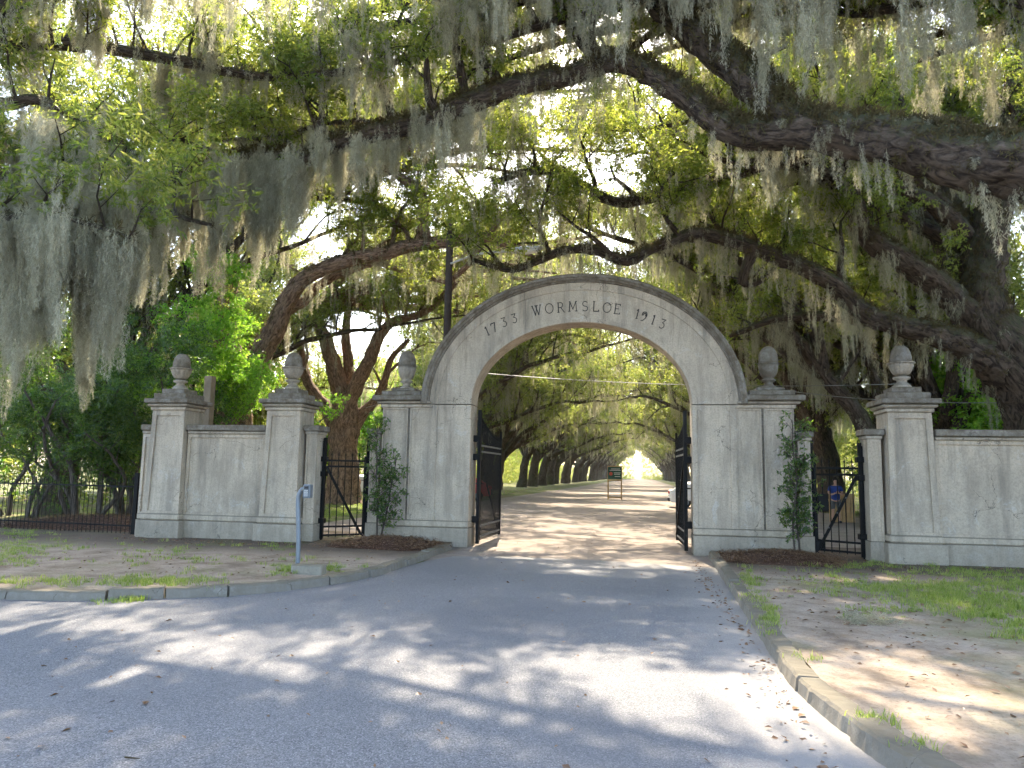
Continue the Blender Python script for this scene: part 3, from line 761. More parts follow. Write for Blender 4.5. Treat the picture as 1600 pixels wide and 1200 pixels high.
low_post(AX-6.33, AX-6.07, YW+0.25, YW+0.75, 'low stone post between the keypad side pillar and the left side gate')
low_post(AX+6.07, AX+6.33, YW+0.25, YW+0.75, 'low stone post with hinges right of the side gate by the long wall')

def pillar(x0, x1, y0, label, mat_f):
    """square pillar on a stepped plinth, moulded cap and an acorn urn finial"""
    w_ = x1-x0; y1 = y0+w_*0.92; cx_, cy_ = (x0+x1)/2, (y0+y1)/2
    t = thing('gate_pillar', label, 'pillar', (cx_, cy_, 0.1), 'tall stone pillars with acorn finials')
    part('plinth', roughen(bm_box(x0-.09, x1+.09, y0-.09, y1+.09, -0.05, 0.5, 0.015), 0.006, 3, 0.4), SW, t)
    part('plinth_course', bm_box(x0-.04, x1+.04, y0-.04, y1+.04, 0.503, 0.66, 0.03), ST, t)
    bm = bm_panelled(x0, x1, y0, y1, 0.663, 3.12, (.12, .12, .06, .12), 0.035)
    for v in bm.verts:        # slight batter
        k = (v.co.z-0.663)/2.457*0.045
        v.co.x += -k if v.co.x > cx_ else k
        v.co.y += -k if v.co.y > cy_ else k
    part('shaft', bm, ST, t)
    part('cap_moulding', bm_box(x0-.0, x1+.0, y0-.0, y1+.0, 3.123, 3.21, 0.02), ST, t)
    part('cap_moulding', bm_box(x0-.06, x1+.06, y0-.06, y1+.06, 3.213, 3.29, 0.03), SW, t)
    part('cap_slab', roughen(bm_box(x0-.11, x1+.11, y0-.11, y1+.11, 3.293, 3.40, 0.015), 0.004, 5, 0.25), SD, t)
    part('cap_block', roughen(bm_box(x0+.04, x1-.04, y0+.04, y1-.04, 3.403, 3.54, 0.015), 0.006, 5, 0.25), SD, t)
    part('cap_block', bm_box(x0+.17, x1-.17, y0+.15, y1-.15, 3.543, 3.66, 0.015), SD, t)
    f = part('finial', bm_lathe([(0.2, 3.662), (0.17, 3.72), (0.10, 3.78), (0.095, 3.82), (0.16, 3.85), (0.17, 3.885), (0.12, 3.91), (0.10, 3.93)], cx_, cy_, 24), mat_f, t, True)
    part('leaf_cup', bm_lathe([(0.11, 3.932), (0.155, 3.955), (0.195, 4.02), (0.225, 4.10), (0.24, 4.17)], cx_, cy_, 72, lambda a, z: 1+0.11*abs(math.sin(a*6))**.6-0.08), mat_f, f, True)
    part('rim', bm_lathe([(0.22, 4.171), (0.27, 4.178), (0.27, 4.198), (0.20, 4.205)], cx_, cy_, 48, lambda a, z: 1+0.025*math.sin(a*12)), mat_f, f, True)
    part('acorn', bm_lathe([(0.2, 4.206)]+[(0.205*math.cos(q)**.75+.004, 4.235+.33*math.sin(q)) for q in [k*math.pi/2/14 for k in range(14)]]+[(0.01, 4.565)], cx_, cy_, 40,
         lambda a, z: 1+0.05*math.sin(a*9+z*60)*math.sin(a*9-z*60)), SD, f, True)
    return t
pillar(AX-7.30, AX-6.38, YW, 'tall stone pillar left of the arch beside the side gate, with acorn finial', SW)
pillar(AX-10.30, AX-9.36, YW, 'leftmost tall stone pillar ending the short wall by the iron fence', SW)
pillar(AX+6.38, AX+7.30, YW, 'tall stone pillar right of the arch joining the long wall', SW)
def wing_wall(x0, x1, y0, label, n):
    y1 = y0+0.45
    t = thing('garden_wall', label, 'wall', ((x0+x1)/2, y0, 0.1))
    part('plinth', roughen(bm_box(x0, x1, y0-.06, y1+.06, -0.05, 0.5, 0.012), 0.006, 3, 0.5), SW, t)
    part('plinth_course', bm_box(x0, x1, y0-.03, y1+.03, 0.503, 0.64, 0.02), ST, t)
    for k in range(n):
        a, b = x0+(x1-x0)*k/n, x0+(x1-x0)*(k+1)/n
        part('wall_panel', bm_panelled(a, b-0.004, y0, y1, 0.643, 2.56, (.07, .07, .05, .08), 0.035), ST, t)
    part('coping', bm_box(x0, x1, y0-.05, y1+.05, 2.563, 2.64, 0.02), SW, t)
    part('coping_slab', roughen(bm_box(x0, x1, y0-.11, y1+.11, 2.643, 2.78, 0.012), 0.005, 4, 0.4), SD, t)
wing_wall(AX-9.355, AX-7.305, YW+0.18, 'short pale stone wall between the two left pillars', 1)
wing_wall(AX+7.305, AX+12.5, YW+0.12, 'long pale stone wall running off to the right of the last pillar', 2)
wing_wall(AX-10.58, AX-10.305, YW+0.2, 'narrow stone wall stub left of the outermost pillar', 1)

# ------------------------------------------------------------------ iron gates and fence
IR, IG = MT['iron'], MT['iron_rail']
def spear(bm, x, y, z, r=0.02, h=0.13):
    bm_lathe([(0.004, z-0.01), (r, z+h*0.28), (r*0.5, z+h*0.6), (0.002, z+h)], x, y, 6, None, bm)
def iron_leaf(name, label, a, b, zg, zp, ztop, npick, rails_top, rails_bot, brace, group, posts=(None, None), lock=False, hinge_at=0, railmat=None, rise=0.0):
    """a, b = hinge and latch (x, y)"""
    a, b = Vector((*a, 0)), Vector((*b, 0)); t = thing(name, label, 'gate', (a.x, a.y, zg), group)
    L = (b-a).length; d = (b-a)/L
    up = Vector((0, 0, 1))
    part('hinge_post', bm_bar(a+up*(zg+.02), a+up*posts[0], 0.035, square=True), IR, t)
    part('latch_post', bm_bar(b+up*(zg+.02), b+up*posts[1], 0.03, square=True), IR, t)
    for k in range(npick):
        s = (k+1)/(npick+1); p = a+d*L*s; zt = zp+rise*(1-s)**2
        bm = bm_bar(p+up*(zg+.05), p+up*zt, 0.0115, 6); spear(bm, p.x, p.y, zt)
        part('picket', bm, IR, t)
    nrm = Vector((-d.y, d.x, 0))
    for z in rails_top+rails_bot:
        bm = bm_bar(a+up*z, b+up*z, 0.022, square=True, r2=0.018); part('rail', bm, railmat or IR, t)
    z0, z1 = (max(rails_bot), min(rails_top)) if brace > 0 else (min(rails_top), max(rails_bot))
    off = nrm*0.03
    pa_, pb_ = (a+up*rails_top[-1]+off, b+up*rails_bot[0]+off)
    bm = bm_bar(pa_+d*0.05, pb_-d*0.05, 0.03, square=True, r2=0.012); br = part('brace', bm, IR, t)
    for s in (0.3, 0.5, 0.7):
        q = pa_.lerp(pb_, s); bm = bmesh.new(); bmesh.ops.create_uvsphere(bm, u_segments=6, v_segments=4, radius=0.02, matrix=Matrix.Translation(q+off*0.6)); part('bolt', bm, IG, br)
    if lock:
        q = b-d*0.16; part('lock_box', bm_box(q.x-.11, q.x+.11, q.y-.04, q.y+.04, 1.05, 1.42, 0.01), IR, t)
        q = b-d*0.08; part('corner_plate', bm_box(q.x-.1, q.x+.1, q.y-.02, q.y+.02, zg+.08, zg+.3, 0.004), IR, t)
    return t, a, d, nrm
# drive gates, folded back beyond the arch
for sg in (-1, 1):
    hx = AX+sg*2.48
    t, a, d, nrm = iron_leaf('drive_gate', 'black iron gate leaf folded back %s the arch opening' % ('along the left side of' if sg < 0 else 'edge-on along the right side of'), 'x' and (hx, 17.95),
              (hx+(0.06 if sg < 0 else -0.1), 20.4), 0.05, 2.62, 3.2, 21, [2.42, 2.27], [0.2, 0.45], 1, 'pair of tall drive gates', (3.3, 2.9), railmat=IG, rise=0.45)
    ex = AX+sg*2.6
    part('gate_stile', bm_bar((hx-sg*0.02, 17.78, 0.05), (hx-sg*0.02, 17.78, 3.28), 0.04, square=True), IR, t)
    for z in (2.5, 2.05, 0.55): part('hinge_bracket', bm_box(min(hx-.05, ex), max(hx+.05, ex), 17.72, 17.99, z, z+0.16, 0.01), IR, t)
    q = (hx, 20.43, 1.2)
    part('latch_handle', bm_bar((q[0], q[1], 1.15), (q[0], q[1]+.1, 1.15), 0.02), IR, t)
# side gates, splayed between arch plane and wing
t, a, d, nrm = iron_leaf('side_gate', 'narrow black iron side gate between keypad pillar and left shrub', (AX-6.0, 16.75), (AX-5.22, 17.4), 0.12, 2.08, 2.5, 5, [1.98, 1.84], [0.22, 0.42], 1,
          'pair of narrow side gates', (2.52, 2.1))
part('gate_stile', bm_bar((AX-6.05, 16.8, 0.1), (AX-6.05, 16.8, 2.45), 0.035, square=True), IR, t)
part('gate_stile', bm_bar((AX-5.17, 17.44, 0.1), (AX-5.17, 17.44, 2.6), 0.035, square=True), IR, t)
for z in (1.95, 1.6, 0.5): part('hinge_bracket', bm_box(AX-6.1, AX-5.95, 16.68, 16.86, z, z+.12, 0.01), IR, t)
t, a, d, nrm = iron_leaf('side_gate', 'narrow black iron side gate right of the arch, with square lock box', (AX+6.0, 16.75), (AX+5.22, 17.35), 0.12, 2.08, 2.5, 5, [1.98, 1.84], [0.22, 0.42], 1,
          'pair of narrow side gates', (2.52, 2.3), lock=True)
part('gate_stile', bm_bar((AX+6.05, 16.8, 0.1), (AX+6.05, 16.8, 2.45), 0.035, square=True), IR, t)
part('gate_stile', bm_bar((AX+5.17, 17.4, 0.1), (AX+5.17, 17.4, 2.6), 0.035, square=True), IR, t)
for z in (2.1, 1.72, 0.5): part('hinge_bracket', bm_box(AX+5.93, AX+6.12, 16.68, 16.86, z, z+.12, 0.01), IR, t)

fe = thing('iron_fence', 'low black iron picket fence left of the stone wall', 'fence', (-16, 17.0, 0.1))
fx0, fx1, fy0, fy1 = -26.0, -12.15, 18.2, 16.6
def fp(s): return Vector((fx0+(fx1-fx0)*s, fy0+(fy1-fy0)*s, 0.1))
nf = 104
for k in range(nf):
    p = fp(k/nf); bm = bm_bar(p, p+Vector((0, 0, 1.3)), 0.009, 5, square=False); spear(bm, p.x, p.y, p.z+1.3, 0.014, 0.09)
    part('picket', bm, IR, fe)
for z in (0.2, 1.16): part('rail', bm_bar(fp(0)+Vector((0, 0, z)), fp(1)+Vector((0, 0, z)), 0.018, square=True), IR, fe)
for s in (0.02, 0.33, 0.655, 0.99): part('fence_post', bm_bar(fp(s), fp(s)+Vector((0, 0, 1.5)), 0.05, square=True), IR, fe)
p = atY(325, 640, 18.2)
o = mesh_obj('x', [(0, 0, 0)], [], None); bpy.data.objects.remove(o)
tp = obj_bm('timber_post', bm_box(p.x-.11, p.x+.11, 18.1, 18.32, 0.0, atY(325, 588, 18.2).z, 0.01), MT['wood']); tag(tp, 'square weathered timber post standing behind the leftmost pillar', 'post')

# ------------------------------------------------------------------ street furniture
kp = thing('keypad_pedestal', 'bent grey steel post carrying a square keypad by the left kerb', 'keypad', (-5.74, 12.02, 0.1))
P0 = G(465, 885, 0.12); x, y = P0.x, P0.y
tb = Tubes(); pts = [Vector((x, y, 0.08)), Vector((x-.01, y, .6)), Vector((x-.05, y, 1.15)), Vector((x-.04, y, 1.33)), Vector((x+.02, y, 1.42)), Vector((x+.1, y-.02, 1.43))]
pp, rr = crom(pts, [.038]*6, 0.05); tb.add(pp, rr, 12); tb.obj('post', MT['steel'], kp)
kb = part('keypad_box', bm_box(x+.07, x+.2, y-.1, y+.03, 1.27, 1.5, 0.012), MT['steel'], kp)
part('keypad_face', bm_box(x+.09, x+.18, y-.106, y-.1, 1.29, 1.48, 0.002), MT['screen'], kb)
part('display', bm_box(x+.1, x+.17, y-.109, y-.106, 1.43, 1.465), MT['blackp'], kb)
for i in range(3):
    for j in range(4): part('key', bm_box(x+.103+i*.023, x+.12+i*.023, y-.111, y-.106, 1.30+j*.029, 1.322+j*.029), MT['lamp_grey'], kb)
P1 = G(478, 893, 0.12)
cb = obj_bm('concrete_block', roughen(bm_box(P1.x-.22, P1.x+.3, P1.y-.1, P1.y+.12, 0.02, 0.235, 0.02), 0.01, 5, 0.15), MT['concrete']); tag(cb, 'squat tan concrete block in the grass at the foot of the keypad post', 'block')

lx, ly = atY(698, 520, 24.0).x, 24.0
zt = atY(700, 352, 24).z
lp = thing('street_lamp', 'dark timber pole with a grey lamp on a long arm behind the arch', 'street lamp', (lx, ly, 0))
part('pole', bm_bar((lx, ly, -.1), (lx+.02, ly, zt), 0.15, 12, 0.12), MT['wood_dark'], lp)
a1 = atY(704, 412, 23.9); h0 = atY(790, 393, 23.6); h1 = atY(850, 387, 23.6)
tb = Tubes(); pp, rr = crom([Vector(a1), Vector(a1).lerp(h0, .5)+Vector((0, 0, .12)), Vector(h0)], [.035]*3, .2); tb.add(pp, rr, 8); tb.obj('arm', MT['lamp_grey'], lp)
bm = bmesh.new(); m = (h0+h1)/2; dd = (h1-h0)
q = dd.to_track_quat('X', 'Z').to_matrix().to_4x4(); q.translation = m
bmesh.ops.create_uvsphere(bm, u_segments=16, v_segments=8, radius=1, matrix=q @ Matrix.Diagonal((dd.length*.5, .2, .11, 1)))
hd = part('lamp_head', bm, MT['lamp_grey'], lp, True)
bm = bmesh.new(); q2 = q.copy(); q2.translation = m+dd*.12-Vector((0, 0, .06))
bmesh.ops.create_uvsphere(bm, u_segments=14, v_segments=8, radius=1, matrix=q2 @ Matrix.Diagonal((dd.length*.3, .16, .11, 1)))
part('lens', bm, MT['glass_grey'], hd, True)

def cable(a, b, sag, r, label):
    pts = [Vector(a).lerp(Vector(b), k/16)-Vector((0, 0, sag*4*(k/16)*(1-k/16))) for k in range(17)]
    t = Tubes(); t.add(pts, [r]*17, 5); o = t.obj('overhead_cable', MT['cable'], None)
    tag(o, label, 'cable', 'thin overhead cables')
cable(atY(700, 578, 24), atY(1400, 600, 26), 0.25, 0.012, 'thin pale cable strung across behind the arch opening')
cable(atY(700, 590, 24.0), atY(560, 640, 40), 0.1, 0.012, 'thin cable running back left from the lamp pole to a tree')
cable(atY(1240, 612, 26), atY(1620, 628, 22), 0.15, 0.012, 'thin cable just above the right pillar cap height behind it')

# notice board standing in the avenue
sy = 54.3; sa_, sb_ = G(949.5, 780, 0), G(972, 781, 0); xa, xb = sa_.x, sb_.x; ztop = atY(960, 730, sy).z
sg_ = thing('notice_board', 'dark green notice board on a yellow timber frame standing in the avenue', 'sign', ((xa+xb)/2, sy, 0))
for x in (xa+.05, xb-.05): part('leg', bm_box(x-.05, x+.05, sy-.05, sy+.05, 0, ztop+.02, .006), MT['wood_new'], sg_)
part('foot_board', bm_box(xa+.1, xb-.1, sy-.03, sy+.03, .1, .2), MT['wood_new'], sg_)
part('frame_rail', bm_box(xa, xb, sy-.06, sy+.06, ztop+.022, ztop+.1), MT['wood_new'], sg_)
part('frame_rail', bm_box(xa+.1, xb-.1, sy-.04, sy+.04, ztop-.98, ztop-.88), MT['wood_new'], sg_)
bd = part('board', bm_box(xa+.04, xb-.04, sy-.1, sy-.052, ztop-.86, ztop+.015), MT['green'], sg_)
bm = bmesh.new(); bmesh.ops.create_circle(bm, cap_ends=True, segments=24, radius=.13, matrix=Matrix.Translation((xa+.25, sy-.103, ztop-.48)) @ Matrix.Rotation(math.pi/2, 4, 'X')); part('red_symbol', bm, MT['dred'], bd)
for (a, b, z) in ((.25, .85, -.12), (.15, .9, -.22), (.45, .9, -.4), (.45, .85, -.5), (.5, .88, -.66)):
    part('text_line', bm_box(xa+a*(xb-xa), xa+b*(xb-xa), sy-.105, sy-.101, ztop+z-.02, ztop+z+.01), MT['white'], bd)

# ------------------------------------------------------------------ cars
def car(label, x, y, ang, paint):
    t = bpy.data.objects.new('parked_car', None); COL.objects.link(t); t['label'] = label; t['category'] = 'car'; t['group'] = 'cars parked along the avenue'
    M = Matrix.Translation((x, y, 0)) @ Matrix.Rotation(ang, 4, 'Z'); t.matrix_world = M
    def pr(name, bm, mat, par, sm=False): o = obj_bm(name, bm, mat, par, (0, 0, 0), sm); return o
    # local: nose +X, length 4.5
    def loft(secs, z_prof=None):
        bm = bmesh.new(); rings = []
        for (xx, zb, zt_, hw, tw) in secs:
            ring = [(-hw, zb), (-hw*1.02, zb+(zt_-zb)*.35), (-hw, zb+(zt_-zb)*.7), (-tw, zt_), (tw, zt_), (hw, zb+(zt_-zb)*.7), (hw*1.02, zb+(zt_-zb)*.35), (hw, zb)]
            rings.append([bm.verts.new((xx, q[0], q[1])) for q in ring])
        for A, B in zip(rings, rings[1:]):
            for k in range(8): bm.faces.new((A[k], A[(k+1) % 8], B[(k+1) % 8], B[k]))
        bm.faces.new(rings[0]); bm.faces.new(rings[-1]); bmesh.ops.recalc_face_normals(bm, faces=bm.faces)
        bmesh.ops.bevel(bm, geom=list(bm.edges), offset=.025, segments=1, affect='EDGES')
        return bm
    body = pr('body', loft([(-2.2, .42, .92, .78, .72), (-2.1, .3, .98, .86, .78), (-1.2, .26, 1.0, .89, .82), (.9, .26, .98, .89, .82), (1.9, .28, .86, .86, .74), (2.2, .4, .72, .74, .62)]), paint, t)
    pr('cabin', loft([(-1.98, .97, 1.05, .74, .7), (-1.35, .97, 1.42, .78, .58), (-.3, .97, 1.47, .8, .6), (.4, .97, 1.42, .79, .58), (1.1, .95, 1.0, .76, .7)]), paint, t)
    for s in (-1, 1):
        bm = bmesh.new(); pts = [(-1.75, 1.04), (-1.3, 1.36), (.35, 1.36), (.95, 1.04)]
        vs = [bm.verts.new((a_, s*(.80-(b_-1.04)*.52), b_)) for a_, b_ in pts]; vo = [bm.verts.new((a_, s*(.835-(b_-1.04)*.52), b_)) for a_, b_ in pts]
        bm.faces.new(vo); bm.faces.new(list(reversed(vs)))
        for k in range(4): bm.faces.new((vs[k], vs[(k+1) % 4], vo[(k+1) % 4], vo[k]))
        bmesh.ops.recalc_face_normals(bm, faces=bm.faces); pr('side_window', bm, MT['glass'], t)
    bm = bmesh.new(); vs = [bm.verts.new(q) for q in ((-2.0, -.64, 1.05), (-2.0, .64, 1.05), (-1.44, .52, 1.4), (-1.44, -.52, 1.4))]; bm.faces.new(vs); bmesh.ops.solidify(bm, geom=bm.faces, thickness=-.03); pr('rear_window', bm, MT['glass'], t)
    for s in (-1, 1):
        pr('tail_light', bm_box(-2.235, -2.06, s*.56-.2, s*.56+.28*(1 if s > 0 else 1)-.0, .74, .9, .02), MT['taillight'], t)
        for wx in (-1.35, 1.4):
            wh = pr('wheel', bm_bar((wx, s*.7, .32), (wx, s*.9, .32), .32, 20), MT['tyre'], t)
            pr('rim', bm_bar((wx, s*.9, .32), (wx, s*.915, .32), .2, 14), MT['steel'], wh)
    pr('bumper', bm_box(-2.29, -2.08, -.8, .8, .36, .55, .03), MT['blackp'], t)
    pr('number_plate', bm_box(-2.25, -2.2, -.22, .22, .62, .74), MT['white'], t)
    return t
car('white parked car with red tail light half hidden behind the right drive gate', 3.75, 43.5, 0.0, MT['white'])
car('red parked car seen through the bars of the left drive gate', -11.6, 46.0, math.pi+0.3, MT['redp'])
car('white parked car glimpsed through the left side gate near the big trunk', -20.0, 52.0, 0.4, MT['white'])

# ------------------------------------------------------------------ person and timber stand
wp = G(1310, 816, 0); px_, py_ = wp.x, wp.y
stn = thing('timber_screen', 'low yellow board screen behind the man in blue beyond the side gate', 'screen', (px_, py_, 0))
z1 = atY(1310, 772, py_).z
for k in range(6):
    x = atY(1296, 790, py_).x+k*.165
    part('board', bm_box(x, x+.15, py_, py_+.06, .0, z1+random.uniform(-.02, .02), .006), MT['wood_new'], stn)
part('back_rail', bm_box(px_-.45, px_+.5, py_+.063, py_+.1, z1-.3, z1-.2), MT['wood_new'], stn)

def skinned(name, J, E_, mat, parent, root=0, sub=1):
    me = bpy.data.meshes.new(name); me.from_pydata([j[0] for j in J], E_, []); me.materials.append(mat)
    ob = bpy.data.objects.new(name, me); COL.objects.link(ob); ob.parent = parent
    m = ob.modifiers.new('skin', 'SKIN'); m.use_smooth_shade = True
    for i, j in enumerate(J):
        r = j[1]; me.skin_vertices[0].data[i].radius = r if isinstance(r, tuple) else (r, r)
        me.skin_vertices[0].data[i].use_root = (i == root)
    s = ob.modifiers.new('sub', 'SUBSURF'); s.levels = sub; s.render_levels = sub
    return ob
man = thing('person', 'person in a blue t-shirt and grey shorts standing with hands together beyond the side gate', 'person', (atY(1306, 790, py_-.5).x, py_-.5, 0))
# body: local coords, facing -Y
J = [((0, 0, .98), (.11, .08)), ((0, 0, 1.2), (.11, .08)), ((0, .01, 1.4), (.14, .09)), ((0, .0, 1.5), (.06, .06)), ((0, -.01, 1.56), (.055, .06)), ((0, -.02, 1.66), (.078, .095)), ((0, -.01, 1.74), (.06, .075)),
     ((.17, .0, 1.42), .065), ((.26, .0, 1.2), .05), ((.2, -.2, 1.12), .04), ((.06, -.3, 1.2), .033),
     ((-.17, .0, 1.42), .065), ((-.26, .0, 1.2), .05), ((-.2, -.2, 1.12), .04), ((-.05, -.3, 1.2), .033),
     ((.1, 0, .88), (.095, .1)), ((.11, -.01, .5), .06), ((.12, .03, .28), .055), ((.12, .03, .08), .04), ((.13, -.12, .04), (.04, .03)),
     ((-.1, 0, .88), (.095, .1)), ((-.11, -.01, .5), .06), ((-.12, .03, .28), .055), ((-.12, .03, .08), .04), ((-.13, -.12, .04), (.04, .03))]
E_ = [(0, 1), (1, 2), (2, 3), (3, 4), (4, 5), (5, 6), (2, 7), (7, 8), (8, 9), (9, 10), (2, 11), (11, 12), (12, 13), (13, 14), (0, 15), (15, 16), (16, 17), (17, 18), (18, 19), (0, 20), (20, 21), (21, 22), (22, 23), (23, 24)]
skinned('body', J, E_, MT['skin'], man)
Js = [((0, 0, .86), (.19, .15)), ((0, 0, 1.0), (.19, .15)), ((0, 0, 1.2), (.185, .15)), ((0, .01, 1.4), (.19, .135)), ((0, 0, 1.47), (.09, .08)), ((.19, 0, 1.42), .085), ((.25, 0, 1.24), .07), ((-.19, 0, 1.42), .085), ((-.25, 0, 1.24), .07)]
skinned('shirt', Js, [(0, 1), (1, 2), (2, 3), (3, 4), (3, 5), (5, 6), (3, 7), (7, 8)], MT['blue'], man)
Jt = [((0, 0, .95), (.165, .125)), ((.1, 0, .84), (.11, .115)), ((.12, 0, .5), (.085, .09)), ((-.1, 0, .84), (.11, .115)), ((-.12, 0, .5), (.085, .09))]
skinned('shorts', Jt, [(0, 1), (1, 2), (0, 3), (3, 4)], MT['shorts'], man)
bm = bmesh.new(); bmesh.ops.create_uvsphere(bm, u_segments=16, v_segments=10, radius=1, matrix=Matrix.Translation((0, .02, 1.73)) @ Matrix.Diagonal((.092, .108, .09, 1)))
h_ = obj_bm('hair', bm, MT['hair'], man, (0, 0, 0), True)
for s in (-1, 1):
    bm = bmesh.new(); bmesh.ops.create_uvsphere(bm, u_segments=8, v_segments=6, radius=1, matrix=Matrix.Translation((s*.03, -.112, 1.665)) @ Matrix.Diagonal((.014, .008, .007, 1))); obj_bm('eye', bm, MT['hair'], man, (0, 0, 0), True)
    for k in range(4):
        bm = bm_bar((s*.055-.012*s, -.30-.004*k, 1.225-k*.02), (s*.002, -.345, 1.235-k*.02), .0095, 6, .007); obj_bm('finger', bm, MT['skin'], man, (0, 0, 0), True)
    bm = bm_bar((s*.05, -.31, 1.22), (s*.02, -.335, 1.27), .011, 6, .008); obj_bm('thumb', bm, MT['skin'], man, (0, 0, 0), True)
    obj_bm('shoe', bm_box(s*.13-.05, s*.13+.05, -.2, .09, 0, .09, .03), MT['blackp'], man, (0, 0, 0))

# ------------------------------------------------------------------ trees
def rvec(rs): v = rs.normal(0, 1, 3); return v/np.linalg.norm(v)
class Crown:
    """collects branches, leaf points, moss points and fern points of one tree"""
    def __init__(s, seed): s.rs = np.random.RandomState(seed); s.t = Tubes(); s.leaf = []; s.moss = []; s.fern = []; s.nb = 0
    def walk(s, p, d, L, r0, r1, up, wig, step=0.35):
        rs = s.rs; n = max(2, int(L/step)); P = [np.array(p, float)]; d = np.array(d, float); d /= np.linalg.norm(d)
        for i in range(n):
            d = d+rs.normal(0, wig, 3)+np.array([0, 0, up]); d /= np.linalg.norm(d)
            P.append(P[-1]+d*L/n)
        R = np.linspace(r0, r1, n+1); return P, R
    def sub(s, P, R, lv, cfg, f0=0.15, skip=None):
        """spawn children of polyline P at level lv"""
        c = cfg[lv]; rs = s.rs
        P = [np.array(tuple(q)) for q in P]; L = [0]
        for a, b in zip(P, P[1:]): L.append(L[-1]+np.linalg.norm(b-a))
        tot = L[-1]; q = tot*f0+rs.uniform(0, c['sp'])
        while q < tot:
            i = int(np.searchsorted(L, q))-1; i = min(max(i, 0), len(P)-2)
            t = (q-L[i])/(L[i+1]-L[i]+1e-9); p = P[i]*(1-t)+P[i+1]*t; tan = (P[i+1]-P[i])/(np.linalg.norm(P[i+1]-P[i])+1e-9)
            pd = np.cross(tan, rvec(rs)); pd /= np.linalg.norm(pd)+1e-9
            if pd[2] < -0.1 and rs.rand() < c.get('noDown', 0.75): pd[2] *= -1
            d = pd+tan*rs.uniform(0.0, 0.9)+np.array([0, 0, c['up']])
            ln = c['len']*rs.uniform(0.5, 1.15)*(1-0.35*q/tot)
            r0 = min(R[min(i, len(R)-1)]*0.55, c['r'])
            if skip is None or not skip(p, p+d/np.linalg.norm(d)*ln):
                s.branch(p, d, ln, r0, lv, cfg)
            q += c['sp']*rs.uniform(0.6, 1.4)
        if lv < len(cfg): pass
    def branch(s, p, d, ln, r0, lv, cfg):
        c = cfg[lv]; rs = s.rs
        P, R = s.walk(p, d, ln, r0, max(0.005, r0*0.3), c.get('lift', 0.03), c['wig'], c.get('step', 0.35))
        s.t.add(P, R, c.get('n', 4), 0, s.nb); s.nb += 1
        if lv+1 < len(cfg):
            s.sub(P, R, lv+1, cfg, c.get('f0', 0.25))
            if c.get('moss'):
                for q in P[1:]:
                    if rs.rand() < c['moss']: s.moss.append((q, c.get('ms', 1.0)))
        else:
            for q in P[1:]:
                for _ in range(c['leaf']):
                    s.leaf.append(q+rs.normal(0, c['jit'], 3))
            if c.get('moss') and rs.rand() < c['moss']: s.moss.append((P[-1], c.get('ms', 0.8)))
    def limb_moss(s, P, R, dens, size, fern=0, f0=0.0, f1=1.0):
        rs = s.rs; n = len(P)
        for i in range(int(n*f0), int(n*f1)-1):
            a, b = np.array(tuple(P[i])), np.array(tuple(P[i+1])); L = np.linalg.norm(b-a)
            for _ in range(rs.poisson(dens*1.6*L)):
                q = a+(b-a)*rs.rand(); ang = rs.uniform(-1, 1)
                q = q+np.array([rs.normal(0, R[i]*.5), rs.normal(0, R[i]*.5), -R[i]*0.6])
                s.moss.append((q, size*rs.uniform(.5, 1.35)))
            for _ in range(rs.poisson(dens*1.5*L)):
                th = rs.uniform(-2.2, 2.2); T = (b-a)/(L+1e-9); sd = np.cross(T, [0, 0, 1]); sd /= np.linalg.norm(sd)+1e-9
                u2 = np.cross(sd, T); s.moss.append((a+(b-a)*rs.rand()+(sd*math.sin(th)+u2*math.cos(th))*R[i], rs.uniform(.18, .42)*size))
            for _ in range(rs.poisson(fern*1.8*L*(0.3+R[i]*3))):
                th = rs.normal(0, 0.95); T = (b-a)/(L+1e-9); sd = np.cross(T, [0, 0, 1]); sd /= np.linalg.norm(sd)+1e-9
                u2 = np.cross(sd, T)
                s.fern.append(a+(b-a)*rs.rand()+(sd*math.sin(th)+u2*math.cos(th))*R[i]*0.97)
    def emit(s, parent, key, scale=1.0, bark='bark', branch_name='branches', moss_key='moss'):
        print('EMIT', parent.name, 'leaf', len(s.leaf), 'moss', len(s.moss), 'fern', len(s.fern), 'br', s.nb, 'v', s.t.n)
        rs = s.rs
        o = s.t.obj(branch_name, MT[bark], parent)
        if o: o['kind'] = 'stuff'
        if s.leaf:
            n = len(s.leaf)
            scatter('crown', key, s.leaf, np.stack([rs.uniform(-.6, .6, n), rs.uniform(-.6, .6, n), rs.uniform(0, 6.28, n)], 1), rs.uniform(.7, 1.25, n)*scale, parent, seed=n)
        if s.moss:
            n = len(s.moss); P = np.array([m[0] for m in s.moss]); S = np.array([m[1] for m in s.moss])*rs.uniform(.6, 1.35, n)
            sx = np.sqrt(np.clip(S, .3, 3))*rs.uniform(.8, 1.3, n)
            scatter('spanish_moss', moss_key, P, np.stack([rs.normal(0, .04, n), rs.normal(0, .04, n), rs.uniform(0, 6.28, n)], 1), np.stack([sx, sx, S], 1), parent, seed=n+1)
        if s.fern:
            n = len(s.fern)
            scatter('fern', 'fern', s.fern, np.stack([rs.uniform(-.4, .4, n), rs.uniform(-.4, .4, n), rs.uniform(0, 6.28, n)], 1), rs.uniform(.7, 1.5, n), parent, seed=n+2)

